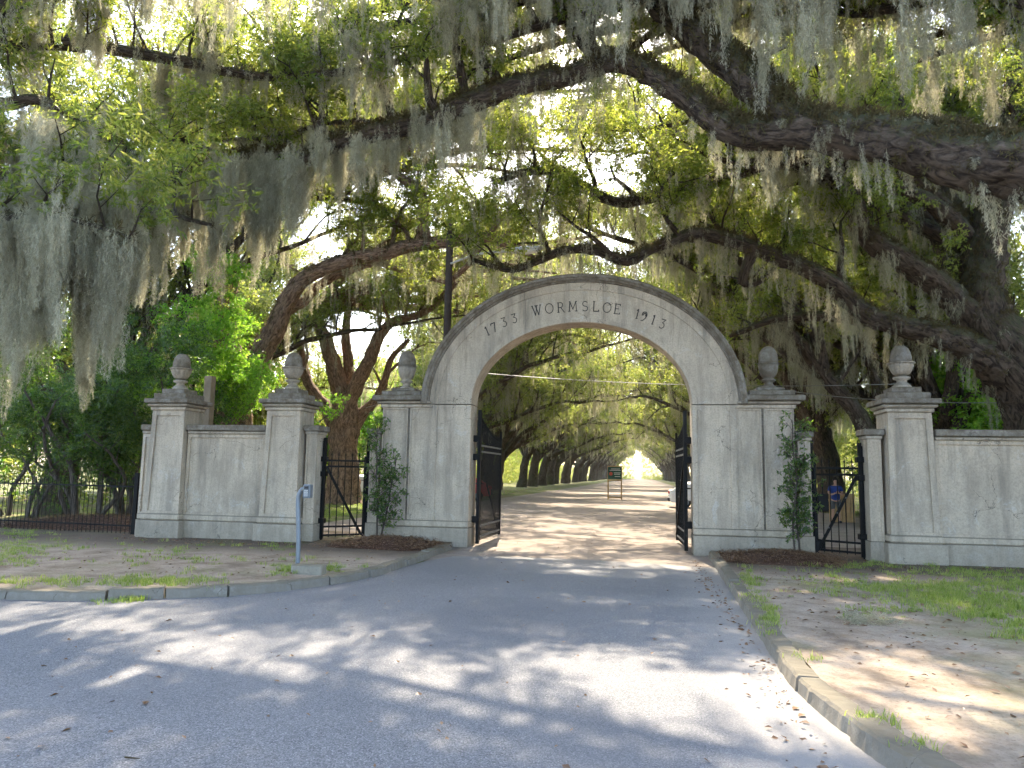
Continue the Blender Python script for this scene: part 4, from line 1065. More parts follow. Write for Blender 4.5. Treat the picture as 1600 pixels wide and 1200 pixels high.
def px_limb(pts, step=0.18, wob=0.0, seed=0):
    P = [atY(u, v, Y) for u, v, Y, r in pts]; R = [r for *_, r in pts]
    P, R = crom(P, R, step)
    if wob: P = [p+noise.noise_vector(p*1.3+Vector((seed, 0, 0)))*wob for p in P]
    return P, R
OAKCFG = [dict(sp=.8, len=3.4, up=.55, r=.10, wig=.2, lift=.03, n=6, moss=.6, ms=1.1, f0=.12),
          dict(sp=.42, len=1.7, up=.25, r=.03, wig=.24, lift=.02, n=4, moss=.25, ms=.9, f0=.15),
          dict(sp=.3, len=.75, up=.2, r=.010, wig=.25, lift=.02, n=3, leaf=3, jit=.2, moss=.06, ms=.6)]
def cfgmod(cfg, **kw):
    c = [dict(q) for q in cfg]
    for k, v in kw.items():
        nm, lv = k.rsplit('_', 1); c[int(lv)][nm] = v
    return c

def oak(label, base, limbs, cfg=OAKCFG, seed=1, bark='bark', leafkey='oak', group=None, moss=1.2, msize=1.0, fern=10, lscale=1.0, name='live_oak', extra=None, limb_cfg=None):
    t = thing(name, label, 'tree', base, group); c = Crown(seed)
    for k, L in enumerate(limbs):
        if callable(L): L = L(c)
        nm, P, R = L[:3]; opt = L[3] if len(L) > 3 else {}
        tb = Tubes(); tb.add(P, R, 30 if max(R) > .3 else 14, 0.2, k); tb.obj(nm, MT[bark], t)
        if opt.get('grow', True): c.sub(P, R, opt.get('lv', 0), opt.get('cfg', cfg), opt.get('f0', .15))
        c.limb_moss(P, R, opt.get('moss', moss), opt.get('msize', msize), opt.get('fern', fern), opt.get('m0', 0), opt.get('m1', 1))
    if extra: extra(c)
    c.emit(t, leafkey, lscale, bark)
    return t, c

def reach(a, ends, seed, r=.26):
    rq = random.Random(seed); out_ = []
    for e in ends:
        a_ = Vector(a); b = Vector(e)
        pts = [a_.lerp(b, t)+Vector((rq.uniform(-.6, .6), rq.uniform(-.6, .6), math.sin(t*math.pi)*1.1)) for t in (0, .2, .4, .6, .8, 1)]; pts[0] = a_
        out_.append(crom(pts, [r, r*.8, r*.62, r*.48, r*.32, r*.15], .25))
    return out_
# --- the great oak whose trunk leaves the picture at the right edge behind the wall
Yt = 21
b1 = atY(1640, 860, Yt); b1.z = 0
def rootflare(P, R): return P, R
trunk1 = px_limb([(1700, 900, Yt, 1.3), (1680, 800, Yt, 1.1), (1645, 680, Yt, .95), (1612, 610, Yt, .85), (1572, 555, Yt, .78), (1540, 500, Yt, .66), (1535, 440, Yt+.2, .54), (1545, 370, Yt+.6, .46), (1570, 270, Yt+1, .4), (1590, 140, Yt+1.4, .33), (1575, 20, Yt+2, .26), (1540, -120, Yt+3, .16)], .16, .05)
limA = px_limb([(1545, 530, Yt, .48), (1500, 478, Yt-.2, .38), (1452, 437, Yt-.5, .31), (1400, 402, Yt-.8, .29), (1348, 362, Yt-1, .27), (1332, 312, Yt-1.2, .25), (1300, 280, Yt-1.4, .24), (1225, 252, Yt-1.8, .22), (1150, 270, Yt-2.2, .19), (1050, 300, Yt-2.6, .155), (960, 315, Yt-2.8, .125), (885, 275, Yt-3, .13), (830, 268, Yt-3, .1), (770, 285, Yt-3, .07)], .18, .05)
limB = px_limb([(1570, 580, Yt-.2, .5), (1500, 536, Yt-.6, .34), (1400, 507, Yt-1.1, .26), (1350, 488, Yt-1.4, .24), (1300, 442, Yt-1.7, .22), (1225, 406, Yt-2, .195), (1150, 380, Yt-2.3, .175), (1080, 366, Yt-2.6, .155), (1025, 386, Yt-2.8, .13), (980, 406, Yt-3, .14), (925, 390, Yt-3, .13), (875, 394, Yt-3, .11), (800, 421, Yt-3, .08), (740, 405, Yt-3, .05)], .18, .05)
limC = px_limb([(1560, 545, Yt+.4, .3), (1500, 525, Yt+.8, .22), (1430, 518, Yt+1, .18), (1350, 500, Yt+1.3, .17), (1250, 494, Yt+1.6, .14), (1190, 505, Yt+1.8, .1), (1140, 526, Yt+2, .06)], .18, .05)
limA2 = px_limb([(1300, 282, Yt-1.4, .16), (1290, 230, Yt-1, .14), (1270, 170, Yt-.5, .12), (1220, 140, Yt, .09), (1180, 90, Yt+.5, .06)], .2, .05)
limB2 = px_limb([(1180, 388, Yt-2.2, .14), (1160, 440, Yt-2, .11), (1200, 430, Yt-1.6, .09), (1240, 360, Yt-1.2, .07)], .2, .05)
limS = px_limb([(1560, 530, Yt, .42), (1490, 420, Yt+1, .3), (1450, 330, Yt+2, .24), (1400, 260, Yt+3, .24), (1330, 150, Yt+4.5, .2), (1260, 70, Yt+6, .15), (1200, -40, Yt+7, .1)], .2, .06)
CF1 = cfgmod(OAKCFG, len_0=3.2)
oak('massive leaning live oak at the right edge behind the long wall, limbs draped with moss', b1,
    [('trunk', *trunk1, dict(f0=.55, moss=1.0, m0=.3, fern=14)), ('limb', *limA, dict(f0=.2, fern=26, moss=5, msize=1.2)), ('limb', *limB, dict(f0=.25, fern=26, moss=2.6, cfg=cfgmod(CF1, sp_0=1.5))), ('limb', *limC, dict(moss=1.2)),
     ('limb', *limS, dict(f0=.4, moss=5, msize=1.3)), ('limb', *limA2, {}), ('limb', *limB2, dict(lv=1))]+[('limb', *q, dict(f0=.25, moss=1.4)) for q in reach((9.5, 22, 8), [(2.5, 22, 12), (0, 19.5, 11.2), (5, 27, 14), (-3, 25, 14), (6, 24, 15), (1, 23, 14.8), (10, 27, 16), (3.5, 29, 16)], 3)], CF1, 21)

# --- the near oak on the right whose huge limb crosses the top of the picture
bD = Vector((12.8, 8.4, 0))
trunkD = crom([Vector((12.8, 8.2, -.3)), Vector((12.6, 8.4, 1)), Vector((12.0, 8.8, 3)), Vector((11.0, 9.3, 4.8)), atY(1900, 390, 9.8)], [1.2, .95, .8, .72, .68], .2)
limD = px_limb([(1900, 390, 9.8, .66), (1760, 330, 9.9, .55), (1680, 290, 10, .5), (1600, 264, 10.1, .41), (1500, 248, 10.4, .38), (1400, 220, 10.8, .33), (1300, 208, 11.2, .29), (1230, 205, 11.5, .26), (1160, 210, 11.8, .22), (1110, 184, 12, .2), (1060, 142, 12.2, .19), (1000, 108, 12.4, .185), (950, 96, 12.5, .18), (890, 118, 12.6, .175), (830, 130, 12.6, .175), (770, 145, 12.6, .19), (720, 168, 12.6, .185), (650, 193, 12.6, .18), (590, 205, 12.6, .165), (525, 226, 12.6, .15), (480, 250, 12.6, .12), (420, 240, 12.7, .095), (350, 248, 12.8, .085), (280, 274, 12.9, .075), (200, 300, 13, .06), (110, 322, 13, .045), (20, 338, 13, .03)], .14, .035)
limE = px_limb([(1300, 212, 11.2, .28), (1235, 185, 11.5, .3), (1190, 140, 11.9, .29), (1130, 92, 12.3, .27), (1060, 32, 12.8, .25), (1000, -30, 13.3, .22), (930, -120, 14, .2), (850, -260, 15, .12)], .16, .04)
limF = px_limb([(960, 96, 12.5, .13), (920, 75, 12.6, .11), (895, 45, 12.7, .1), (870, 0, 12.9, .08), (850, -60, 13, .06)], .16, .04)
limG = px_limb([(1790, 330, 10, .4), (1720, 150, 11, .35), (1640, 0, 12, .3), (1500, -150, 13.5, .24), (1300, -300, 15, .15)], .2, .05)
limH = px_limb([(600, 200, 12.6, .08), (560, 190, 12.7, .06), (500, 195, 12.8, .05), (440, 212, 12.9, .04), (350, 220, 13, .03)], .16, .04)
CFD = cfgmod(OAKCFG, sp_0=.75, len_0=3.2, up_0=.9, sp_1=.42, leaf_2=3)
oak('near live oak off the right edge whose huge limb arches across the top', bD,
    [('trunk', *trunkD, dict(grow=False, moss=.2)), ('limb', *limD, dict(f0=.5, fern=60, moss=5, msize=.62, cfg=CFD)), ('limb', *limE, dict(f0=.35, fern=60, moss=2.6, msize=.6, cfg=CFD)), ('limb', *limF, dict(cfg=CFD, moss=2)), ('limb', *limG, dict(f0=.2, moss=2.5)), ('limb', *limH, dict(lv=1, cfg=CFD, moss=5, msize=.6))], CFD, 31)

# --- left: oak behind the short wall
Y2 = 27
b2 = atY(375, 760, Y2); b2.z = 0
tr2 = px_limb([(382, 830, Y2, .95), (372, 740, Y2, .75), (365, 640, Y2, .62), (362, 580, Y2, .55), (352, 500, Y2+.2, .45), (358, 400, Y2+.6, .36), (335, 280, Y2+1, .28), (300, 160, Y2+1.5, .2), (310, 20, Y2+2, .12)], .2, .05)
l2a = px_limb([(372, 640, Y2, .5), (398, 575, Y2-.2, .46), (425, 520, Y2-.4, .4), (448, 472, Y2-.6, .33), (480, 432, Y2-.9, .29), (540, 407, Y2-1.2, .265), (600, 396, Y2-1.5, .25), (655, 382, Y2-1.8, .235), (705, 378, Y2-2, .2), (755, 370, Y2-2.1, .18), (800, 385, Y2-2.2, .12), (850, 410, Y2-2.2, .07)], .18, .05)
l2b = px_limb([(442, 490, Y2-.5, .2), (475, 470, Y2-.2, .19), (500, 445, Y2, .17), (540, 425, Y2+.4, .16), (590, 412, Y2+.8, .12), (640, 430, Y2+1.4, .08)], .18, .05)
l2c = px_limb([(655, 384, Y2-1.8, .2), (661, 340, Y2-1.8, .18), (658, 300, Y2-1.8, .17), (625, 276, Y2-1.7, .16), (585, 250, Y2-1.6, .14), (560, 200, Y2-1.5, .11), (530, 130, Y2-1, .08)], .18, .05)
l2d = px_limb([(755, 370, Y2-2.1, .12), (735, 410, Y2-2, .1), (700, 440, Y2-1.6, .09), (672, 436, Y2-1.3, .06)], .18, .05)
oak('reddish old live oak behind the short left wall with one long arching limb', b2,
    [('trunk', *tr2, dict(f0=.5, fern=6, moss=.6)), ('limb', *l2a, dict(f0=.45, fern=18, moss=.9, msize=.8)), ('limb', *l2b, dict(lv=1, f0=.5)), ('limb', *l2c, dict(f0=.3, moss=1.6)), ('limb', *l2d, dict(lv=1, f0=.6))]+[('limb', *q, dict(f0=.25)) for q in reach(tr2[0][int(len(tr2[0])*.55)], [(-3, 22, 12.5), (0, 27, 14), (-8, 20, 10.5), (-14, 20, 10), (-12, 24, 14.5), (-6, 26, 15.5), (-1, 25, 15.5), (-17, 24, 13), (-4, 28, 13.5)], 4)], cfgmod(OAKCFG, sp_0=.8), 41, 'bark_red', msize=.9)

# --- the forked reddish oak seen through and above the left side gate
Y3 = 38
b3 = atY(535, 780, Y3); b3.z = 0
tr3 = px_limb([(536, 792, Y3, 1.05), (536, 760, Y3, .85), (537, 700, Y3, .74), (537, 655, Y3, .76), (535, 627, Y3, .54), (525, 585, Y3, .46), (512, 540, Y3, .38), (500, 510, Y3, .34), (480, 460, Y3+.5, .27), (445, 400, Y3+1, .2), (425, 340, Y3+1.5, .14)], .25, .06)
l3a = px_limb([(541, 660, Y3-.2, .6), (549, 617, Y3-.3, .42), (574, 569, Y3-.5, .36), (593, 525, Y3-.8, .3), (615, 503, Y3-1, .22), (655, 492, Y3-1.2, .18), (690, 470, Y3-1.5, .13), (715, 440, Y3-2, .08)], .25, .06)
l3b = px_limb([(530, 672, Y3, .55), (510, 640, Y3+.2, .36), (492, 615, Y3+.4, .3), (477, 585, Y3+.6, .26), (468, 540, Y3+.8, .2), (455, 500, Y3+1, .12)], .25, .06)
l3c = px_limb([(545, 680, Y3+.2, .5), (562, 650, Y3+.3, .34), (582, 632, Y3+.4, .26), (600, 600, Y3+.7, .22), (612, 560, Y3+1, .16), (640, 530, Y3+1.4, .1)], .25, .06)
l3d = px_limb([(546, 625, Y3+.3, .4), (545, 575, Y3+.6, .3), (540, 520, Y3+.9, .24), (548, 460, Y3+1.2, .18), (560, 380, Y3+1.8, .12)], .25, .06)
CF3 = cfgmod(OAKCFG, sp_0=1.0, len_0=3.8, leaf_2=2, sp_1=.6, sp_2=.5, jit_2=.3)
oak('forked live oak with sunlit reddish bark behind the left side gate', b3,
    [('trunk', *tr3, dict(f0=.6, fern=0, moss=.4, m0=.3)), ('limb', *l3a, dict(f0=.4, fern=0, moss=.6)), ('limb', *l3b, dict(f0=.5, fern=0, moss=.8)), ('limb', *l3c, dict(f0=.5, fern=0)), ('limb', *l3d, dict(f0=.4, fern=0))]+[('limb', *q, dict(f0=.3, fern=0)) for q in reach(tr3[0][int(len(tr3[0])*.6)], [(-2, 33, 12.5), (-5, 41, 13), (-8, 30, 11), (-3, 46, 13.5), (-6, 36, 12), (0, 50, 12.5), (-4, 52, 11)], 5, .3)], CF3, 51, 'bark_red', 'oakfar', moss=.8)

# --- right rear oaks
Y4 = 29
b4 = atY(1395, 820, Y4); b4.z = 0
tr4 = px_limb([(1400, 840, Y4, .6), (1392, 740, Y4, .48), (1376, 700, Y4, .42), (1358, 684, Y4, .33), (1337, 642, Y4, .3), (1306, 607, Y4, .28), (1285, 583, Y4-.2, .26), (1264, 551, Y4-.5, .25), (1236, 520, Y4-.8, .22), (1200, 470, Y4-1, .19), (1165, 420, Y4-1.2, .15), (1120, 330, Y4-1.5, .12), (1100, 240, Y4-1.5, .07)], .2, .05)
l4a = px_limb([(1385, 715, Y4, .4), (1378, 650, Y4+.2, .28), (1369, 590, Y4+.4, .24), (1355, 545, Y4+.6, .2), (1330, 470, Y4+1, .17), (1300, 400, Y4+1.5, .13), (1290, 300, Y4+2, .08)], .2, .05)
l4b = px_limb([(1395, 700, Y4+.3, .4), (1405, 640, Y4+.6, .32), (1400, 580, Y4+.9, .28), (1412, 520, Y4+1.2, .24), (1440, 440, Y4+1.6, .18), (1450, 330, Y4+2.2, .12)], .2, .05)
l4c = px_limb([(1300, 603, Y4, .2), (1330, 560, Y4+.6, .16), (1360, 505, Y4+1.2, .14), (1400, 460, Y4+1.8, .1)], .2, .05)
CF4 = cfgmod(OAKCFG, sp_0=1.0, sp_1=.5, moss_0=.6, moss_1=.3)
oak('slender many-limbed live oak behind the right side gate pillar, hung with moss', b4,
    [('trunk', *tr4, dict(f0=.5, moss=2.2)), ('limb', *l4a, dict(f0=.4, moss=2.2)), ('limb', *l4b, dict(f0=.4, moss=1.6)), ('limb', *l4c, dict(lv=1, f0=.4, moss=1.6))]+[('limb', *q, dict(f0=.3, moss=1.5)) for q in reach(tr4[0][int(len(tr4[0])*.4)], [(1, 30, 11), (-1, 36, 12.5), (4, 38, 13), (-3, 29, 12), (2, 25.5, 11.5), (0, 43, 11.5), (3, 48, 12), (1, 38, 9.5)], 6, .26)], CF4, 61, msize=1.1)

# --- near tree on the left: branches with long curtains of moss
bN = Vector((-11.5, 8.2, 0)); rsN = np.random.RandomState(5)
trN = crom([Vector((-11.6, 8.0, -.2)), Vector((-11.3, 8.4, 2)), Vector((-11.0, 8.8, 5)), Vector((-10.4, 9.2, 8)), Vector((-9.0, 9.6, 10.5))], [.6, .45, .38, .3, .2], .2)
n1 = px_limb([(-260, 250, 8.9, .24), (-120, 270, 9, .17), (0, 280, 9.2, .12), (70, 282, 9.4, .1), (140, 300, 9.6, .085), (190, 318, 9.8, .07), (250, 330, 10, .05), (330, 352, 10.2, .03)], .15, .05)
n2 = px_limb([(-300, 60, 9, .22), (-100, 130, 9.2, .14), (0, 165, 9.4, .1), (60, 158, 9.6, .08), (130, 190, 9.8, .06), (210, 240, 10, .035)], .15, .05)
n3 = px_limb([(-420, -120, 9, .25), (-100, -60, 9, .2), (150, -40, 9.2, .16), (330, -30, 9.6, .13), (520, -55, 10, .1), (700, -70, 10.4, .08), (860, -50, 10.8, .05)], .15, .06)
n4 = px_limb([(-200, 330, 8.2, .1), (-60, 345, 8.3, .07), (40, 338, 8.5, .05), (130, 348, 8.7, .035), (200, 372, 8.8, .02)], .15, .05)
n5 = px_limb([(100, 60, 11.5, .12), (250, 90, 11.8, .1), (400, 118, 12, .08), (520, 115, 12.2, .06), (640, 90, 12.4, .04)], .15, .06)
def curtainN(c):
    rs = c.rs
    def hang(u0, u1, v0, v1, Y, ln, n, dy=.5):
        for _ in range(n):
            u = rs.uniform(u0, u1); v = v0+(v1-v0)*(u-u0)/(u1-u0)+rs.normal(0, 10); q = atY(u, v, Y+rs.normal(0, dy))
            c.moss.append((np.array(q), ln*rs.uniform(.7, 1.25)))
    # long curtains are strings of swags, one below another, as the real plant grows
    def curtain(u0, u1, v0, Y, ln_px, n, taper=1.0):
        k = max(2, int((u1-u0)/17)); cs = [(u0+(u1-u0)*(i+rs.uniform(.1, .9))/k, rs.uniform(.5, 1.0), Y+rs.normal(0, .5)) for i in range(k)]
        for _ in range(int(n*1.9)):
            uc, fl, y = cs[rs.randint(k)]; du = rs.normal(0, 6); u = uc+du
            v = v0+rs.normal(0, 14); end = v0+ln_px*fl*max(.25, 1-abs(du)/14)*rs.uniform(.7, 1.05)
            while v < end:
                q = atY(u+rs.normal(0, 2), v, y+rs.normal(0, .08)); s = rs.uniform(.4, .75)*(1 if v < v0+ln_px*fl*.6 else .8)
                c.moss.append((np.array(q), s)); v += rs.uniform(24, 40)
    curtain(-20, 110, 200, 9.4, 260, 40); curtain(100, 215, 300, 9.8, 200, 40); curtain(-20, 60, 330, 9.0, 300, 34); curtain(130, 180, 400, 9.5, 250, 30)
    curtain(-20, 60, 290, 9.2, 330, 30); curtain(60, 130, 320, 9.3, 230, 18); curtain(-20, 90, 330, 8.5, 200, 14)
    curtain(130, 172, 360, 9.2, 290, 20); curtain(165, 215, 360, 9.6, 130, 14); curtain(228, 262, 300, 11, 160, 12)
    curtain(118, 150, 200, 9.6, 330, 8); curtain(0, 110, 420, 9.0, 180, 10)
    curtain(118, 160, -20, 9.8, 160, 12); curtain(0, 30, -20, 9.5, 110, 8); curtain(40, 75, 40, 10, 110, 8)
    curtain(255, 300, 100, 11.5, 150, 16); curtain(305, 345, 30, 11.5, 130, 14); curtain(545, 640, 50, 12.2, 130, 16); curtain(680, 790, -10, 12, 90, 18)
    curtain(200, 420, -30, 10, 60, 14)
    curtain(245, 330, 285, 12.6, 130, 40); curtain(330, 480, 255, 12.6, 150, 90); curtain(300, 345, 285, 12.6, 210, 12); curtain(480, 620, 220, 12.6, 90, 40); curtain(390, 440, 300, 12.6, 150, 14); curtain(150, 250, 315, 12.4, 150, 40); curtain(620, 760, 180, 12.6, 80, 30)
oak('near tree at the left edge trailing long grey curtains of moss', bN,
    [('trunk', *trN, dict(grow=True, f0=.75, moss=.5)), ('limb', *n1, dict(lv=1, f0=.3, moss=6, msize=.75)), ('limb', *n2, dict(lv=1, f0=.2, moss=4, msize=.8)), ('limb', *n3, dict(lv=1, f0=.15, moss=3, msize=.8)),
     ('limb', *n4, dict(lv=1, f0=.3, moss=8, msize=.8)), ('limb', *n5, dict(lv=1, f0=.1, moss=3, msize=.7))],
    cfgmod(OAKCFG, leaf_2=3, sp_1=.42), 71, leafkey='magnolia', extra=curtainN)

# overhead twigs of a near tree whose leaves droop into the top of the frame
def topmoss(c):
    rs = c.rs
    for u0, u1, v0, Y, lp, n in ((940, 1180, -60, 11.5, 90, 20), (1180, 1330, -50, 11.5, 190, 22), (1390, 1600, -60, 11, 150, 18), (840, 960, -50, 12, 120, 14), (1240, 1420, 10, 13, 140, 14), (700, 860, -60, 11.5, 160, 16), (1440, 1560, 60, 13, 170, 10)):
        for _ in range(n):
            u = rs.uniform(u0, u1); y = Y+rs.normal(0, .5); v = v0; end = v0+lp*rs.uniform(.4, 1.1)
            while v < end:
                c.moss.append((np.array(atY(u+rs.normal(0, 4), v, y)), rs.uniform(.4, .8))); v += rs.uniform(30, 50)
m1 = px_limb([(1950, -320, 10, .3), (1700, -180, 10.5, .22), (1500, -95, 11, .17), (1300, -70, 11.3, .13), (1100, -80, 11.5, .1), (900, -70, 12, .07)], .18, .06)
m2 = px_limb([(1700, -180, 10.6, .15), (1560, -60, 11.5, .12), (1440, 0, 12.2, .1), (1330, 20, 13, .07), (1240, 10, 13.4, .05)], .18, .06)
trM = crom([Vector((15.5, 10, -.2)), Vector((15.2, 10, 4)), Vector((14.5, 10, 8)), atY(1950, -320, 10)], [.7, .55, .45, .3], .25)
SHADE_LIMBS = []  # limbs added overhead, mostly out of frame, to shade and dapple the road
for k, (x1, y1, z1) in enumerate([(-4, 13, 9.8), (-1, 15, 10.5), (7, 21, 13), (-9, 14.5, 11), (-5, 18, 12), (5, 15.5, 10.5), (-12, 18, 12.5), (-7, 14, 10.5), (0, 17.5, 12), (-8.5, 19, 13), (3, 18.5, 12.5)]):
    rq = random.Random(k); a = Vector((14.3, 10, 7.5)); b = Vector((x1, y1, z1)); L = (b-a).length
    pts = [a.lerp(b, t)+Vector((rq.uniform(-.6, .6), rq.uniform(-.6, .6), math.sin(t*math.pi)*1.4)) for t in (0, .2, .4, .6, .8, 1)]
    SHADE_LIMBS.append(crom(pts, [.3, .24, .19, .15, .1, .05], .3))
oak('high limbed oak off the right edge whose twigs and moss hang along the top', Vector((15.5, 10, 0)),
    [('trunk', *trM, dict(grow=False, moss=.3))]+[('limb', *q, dict(moss=.8, cfg=cfgmod(OAKCFG, leaf_2=1, jit_2=.1, sp_0=.95, sp_1=.5))) for q in SHADE_LIMBS]+[ ('limb', *m1, dict(lv=1, f0=.05, moss=4, msize=.7)), ('limb', *m2, dict(lv=1, f0=.2, moss=3, msize=.7))], OAKCFG, 81, extra=topmoss)

# --- prototypes for the oaks lining the avenue; local coords, avenue towards +X
def proto_oak(seed, leafkey, cfg, nlimb=6, height=11, lean=1.0, spread=17.5, trunk_h=3.8, r=.52, moss=1.6, lscale=1.0, group=None):
    t = thing('avenue_oak', 'x', 'tree', (0, 0, 0), group); c = Crown(seed); rs = c.rs
    P = [Vector((0, 0, -.2)), Vector((0.05*lean, rs.normal(0, .1), 1.2)), Vector((.25*lean, rs.normal(0, .15), 2.6)), Vector((.5*lean, rs.normal(0, .2), trunk_h))]
    P, R = crom(P, [r*1.4, r*1.02, r*.92, r*.9], .3); tb = Tubes(); tb.add(P, R, 14, .16, seed); tb.obj('trunk', MT['bark'], t)
    top = np.array(P[-1])
    for k in range(nlimb):
        side = k/(nlimb)
        ang = (rs.uniform(-.9, .9) if k % 3 != 2 else rs.uniform(1.9, 4.3))
        d = np.array([math.cos(ang), math.sin(ang), rs.uniform(.55, 1.5)]); st = top+np.array([0, 0, -rs.uniform(0, .9)])
        n = int(spread/1.0*rs.uniform(.85, 1.15)*(1 if k % 3 != 2 else .75)); Q = [st-d*.2]; d /= np.linalg.norm(d)
        for i in range(n):
            tt = i/n; d = d+rs.normal(0, .17, 3)+np.array([0, 0, .10-.17*tt]); d /= np.linalg.norm(d); Q.append(Q[-1]+d*1.0)
        rr = r*rs.uniform(.42, .62); Rq = [rr*(1-.86*(i/n)**.9) for i in range(n+1)]
        Pq, Rq = crom([Vector(q) for q in Q], Rq, .3); tb = Tubes(); tb.add(Pq, Rq, 9, .14, k); tb.obj('limb', MT['bark'], t)
        c.sub(Pq, Rq, 0, cfg, .22); c.limb_moss(Pq, Rq, moss, .9, 0, .2)
    c.emit(t, leafkey, lscale)
    return t
AV = [dict(sp=.95, len=4.0, up=.6, r=.09, wig=.2, lift=.03, n=4, moss=.5, ms=1.5, f0=.15, step=.5),
      dict(sp=.6, len=2.1, up=.3, r=.03, wig=.22, lift=.02, n=3, moss=.14, ms=1.0, f0=.2, step=.5),
      dict(sp=.55, len=.9, up=.2, r=.012, wig=.25, lift=.02, n=3, leaf=2, jit=.4, moss=.02, ms=.6, step=.45)]
AVF = cfgmod(AV, sp_0=1.3, sp_1=.9, sp_2=.7, moss_0=.35, leaf_2=2)
def copy_tree(o, loc, rz, label, group, s=1.0):
    r = o.copy(); COL.objects.link(r); r.location = loc; r.rotation_euler = (0, 0, rz); r.scale = (s, s, s)
    r['label'] = label; r['group'] = group
    def rec(src, dst):
        for ch in src.children:
            c = ch.copy(); COL.objects.link(c); c.parent = dst; rec(ch, c)
    rec(o, r)
    return r
NEAR = [proto_oak(100+k, 'oakfar', AV, 10) for k in range(3)]
FAR = [proto_oak(200+k, 'oakfar', AVF, 7, lscale=1.6) for k in range(2)]
ORD = ['first', 'second', 'third', 'fourth', 'fifth', 'sixth', 'seventh', 'eighth', 'ninth', 'tenth', 'eleventh', 'twelfth']
used = set(); rs = np.random.RandomState(77)
def place(protos, k, loc, rz, label, group, s):
    p = protos[k % len(protos)]
    if p.name in used: return copy_tree(p, loc, rz, label, group, s)
    used.add(p.name); p.location = loc; p.rotation_euler = (0, 0, rz); p.scale = (s, s, s); p['label'] = label; p['group'] = group; return p
gl, gr_ = 'live oaks lining the left side of the avenue', 'live oaks lining the right side of the avenue'
ys = [50, 60.5, 71]+[81+10.6*k for k in range(27)]
for k, y in enumerate(ys):
    near = y < 150; lab = ('%s live oak counted from the gate along the left side of the avenue' % ORD[k]) if k < 12 else 'live oak in the far merging rows on the left side of the avenue'
    place(NEAR if near else FAR, k, (-14.6+rs.normal(0, .8), y+rs.normal(0, 1.8), 0), rs.normal(0, .22), lab, gl, rs.uniform(1.02, 1.28))
ys = [44, 55, 66]+[76+10.6*k for k in range(27)]
for k, y in enumerate(ys):
    near = y < 110; lab = ('%s live oak counted from the gate along the right side of the avenue' % ORD[k]) if k < 12 else 'live oak in the far merging rows on the right side of the avenue'
    place(NEAR if near else FAR, k+1, (10.8+rs.normal(0, .8), y+rs.normal(0, 1.8), 0), math.pi+rs.normal(0, .22), lab, gr_, rs.uniform(1.02, 1.28))
# canopy oaks that stand between gate and the forked oak, both sides
place(NEAR, 1, (12.2, 31, 0), math.pi-.25, 'live oak behind the right side gate leaning over the start of the avenue', 'oaks behind the gate walls', 1.0)
place(NEAR, 0, (-25, 36, 0), .3, 'moss hung live oak in the green gap left of the forked reddish oak', 'oaks behind the gate walls', 1.0)
place(NEAR, 0, (14, 37.5, 0), math.pi-.1, 'spreading live oak beyond the man in blue, first in line with the right row', 'oaks behind the gate walls', 1.1)
place(NEAR, 2, (29, 27, 0), math.pi+.2, 'live oak behind the long wall nearest the right edge of the view', 'oaks behind the gate walls', 1.0)
place(NEAR, 2, (-21, 24, 0), -.1, 'live oak behind the iron fence at the far left', 'oaks behind the gate walls', 1.0)

# --- small evergreen trees behind the fence on the left
def small_tree(label, x, y, stems, h, crown_r, seed, key='glossy', n=900, zc=None, bark='bark_grey', group='small trees behind the fence', name='evergreen_tree', sq=.8, lscale=1.0):
    t = thing(name, label, 'tree', (x, y, .1), group); c = Crown(seed); rs = c.rs; tops = []
    for k in range(stems):
        a = rs.uniform(0, 6.28); d = np.array([math.cos(a)*.35, math.sin(a)*.3, 1])
        P, R = c.walk((x+rs.normal(0, .15*stems**.5), y+rs.normal(0, .1), .0), d, h*rs.uniform(.7, .95), rs.uniform(.05, .11), .025, .05, .16, .3)
        tb = Tubes(); pp, rr = crom([Vector(q) for q in P], list(R), .2); tb.add(pp, rr, 8, .12, k); tb.obj('stem', MT[bark], t); tops.append(pp)
        c.sub(P, R, 0, [dict(sp=.55, len=1.2, up=.3, r=.03, wig=.25, n=3, f0=.3), dict(sp=.4, len=.5, up=.1, r=.01, wig=.2, n=3, leaf=2, jit=.12)], .35)
    zc = zc or h*.68
    lobes = [(np.array([x, y, zc])+rs.normal(0, 1, 3)*np.array([crown_r*.55, crown_r*.55, h*.16]), crown_r*rs.uniform(.3, .55)) for _ in range(14)]
    for _ in range(n):
        cc, rad = lobes[rs.randint(len(lobes))]; v = rvec(rs)*rad*rs.uniform(.55, 1.0)**.5; v[2] *= sq
        c.leaf.append(cc+v)
    c.emit(t, key, lscale, bark)
    return t
for k, (u, y, st, h, cr, nn, lab) in enumerate([(60, 20.2, 3, 5.6, 2.0, 700, 'crooked multi-stemmed evergreen behind the fence nearest the left edge'), (125, 19.6, 5, 5.2, 1.7, 650, 'clump of thin stems under dark leaves in the middle of the fence'),
                                         (195, 20.4, 4, 5.8, 1.8, 750, 'dark small-leaved evergreen behind the fence next to the leftmost pillar'), (10, 22.5, 2, 7.0, 2.4, 800, 'taller dark evergreen behind the fence at the left edge'),
                                         (265, 23.0, 2, 7.2, 2.1, 700, 'dark evergreen rising behind the leftmost pillar')]):
    g = atY(u, 760, y); small_tree(lab, g.x, y, st, h, cr, 300+k, 'glossy', nn)
g = atY(345, 600, 23); small_tree('bright green leafy tree above the short left wall', g.x, 23.2, 3, 7.2, 1.9, 330, 'bright', 750, 5.6, group=None, name='broadleaf_tree', lscale=.75)
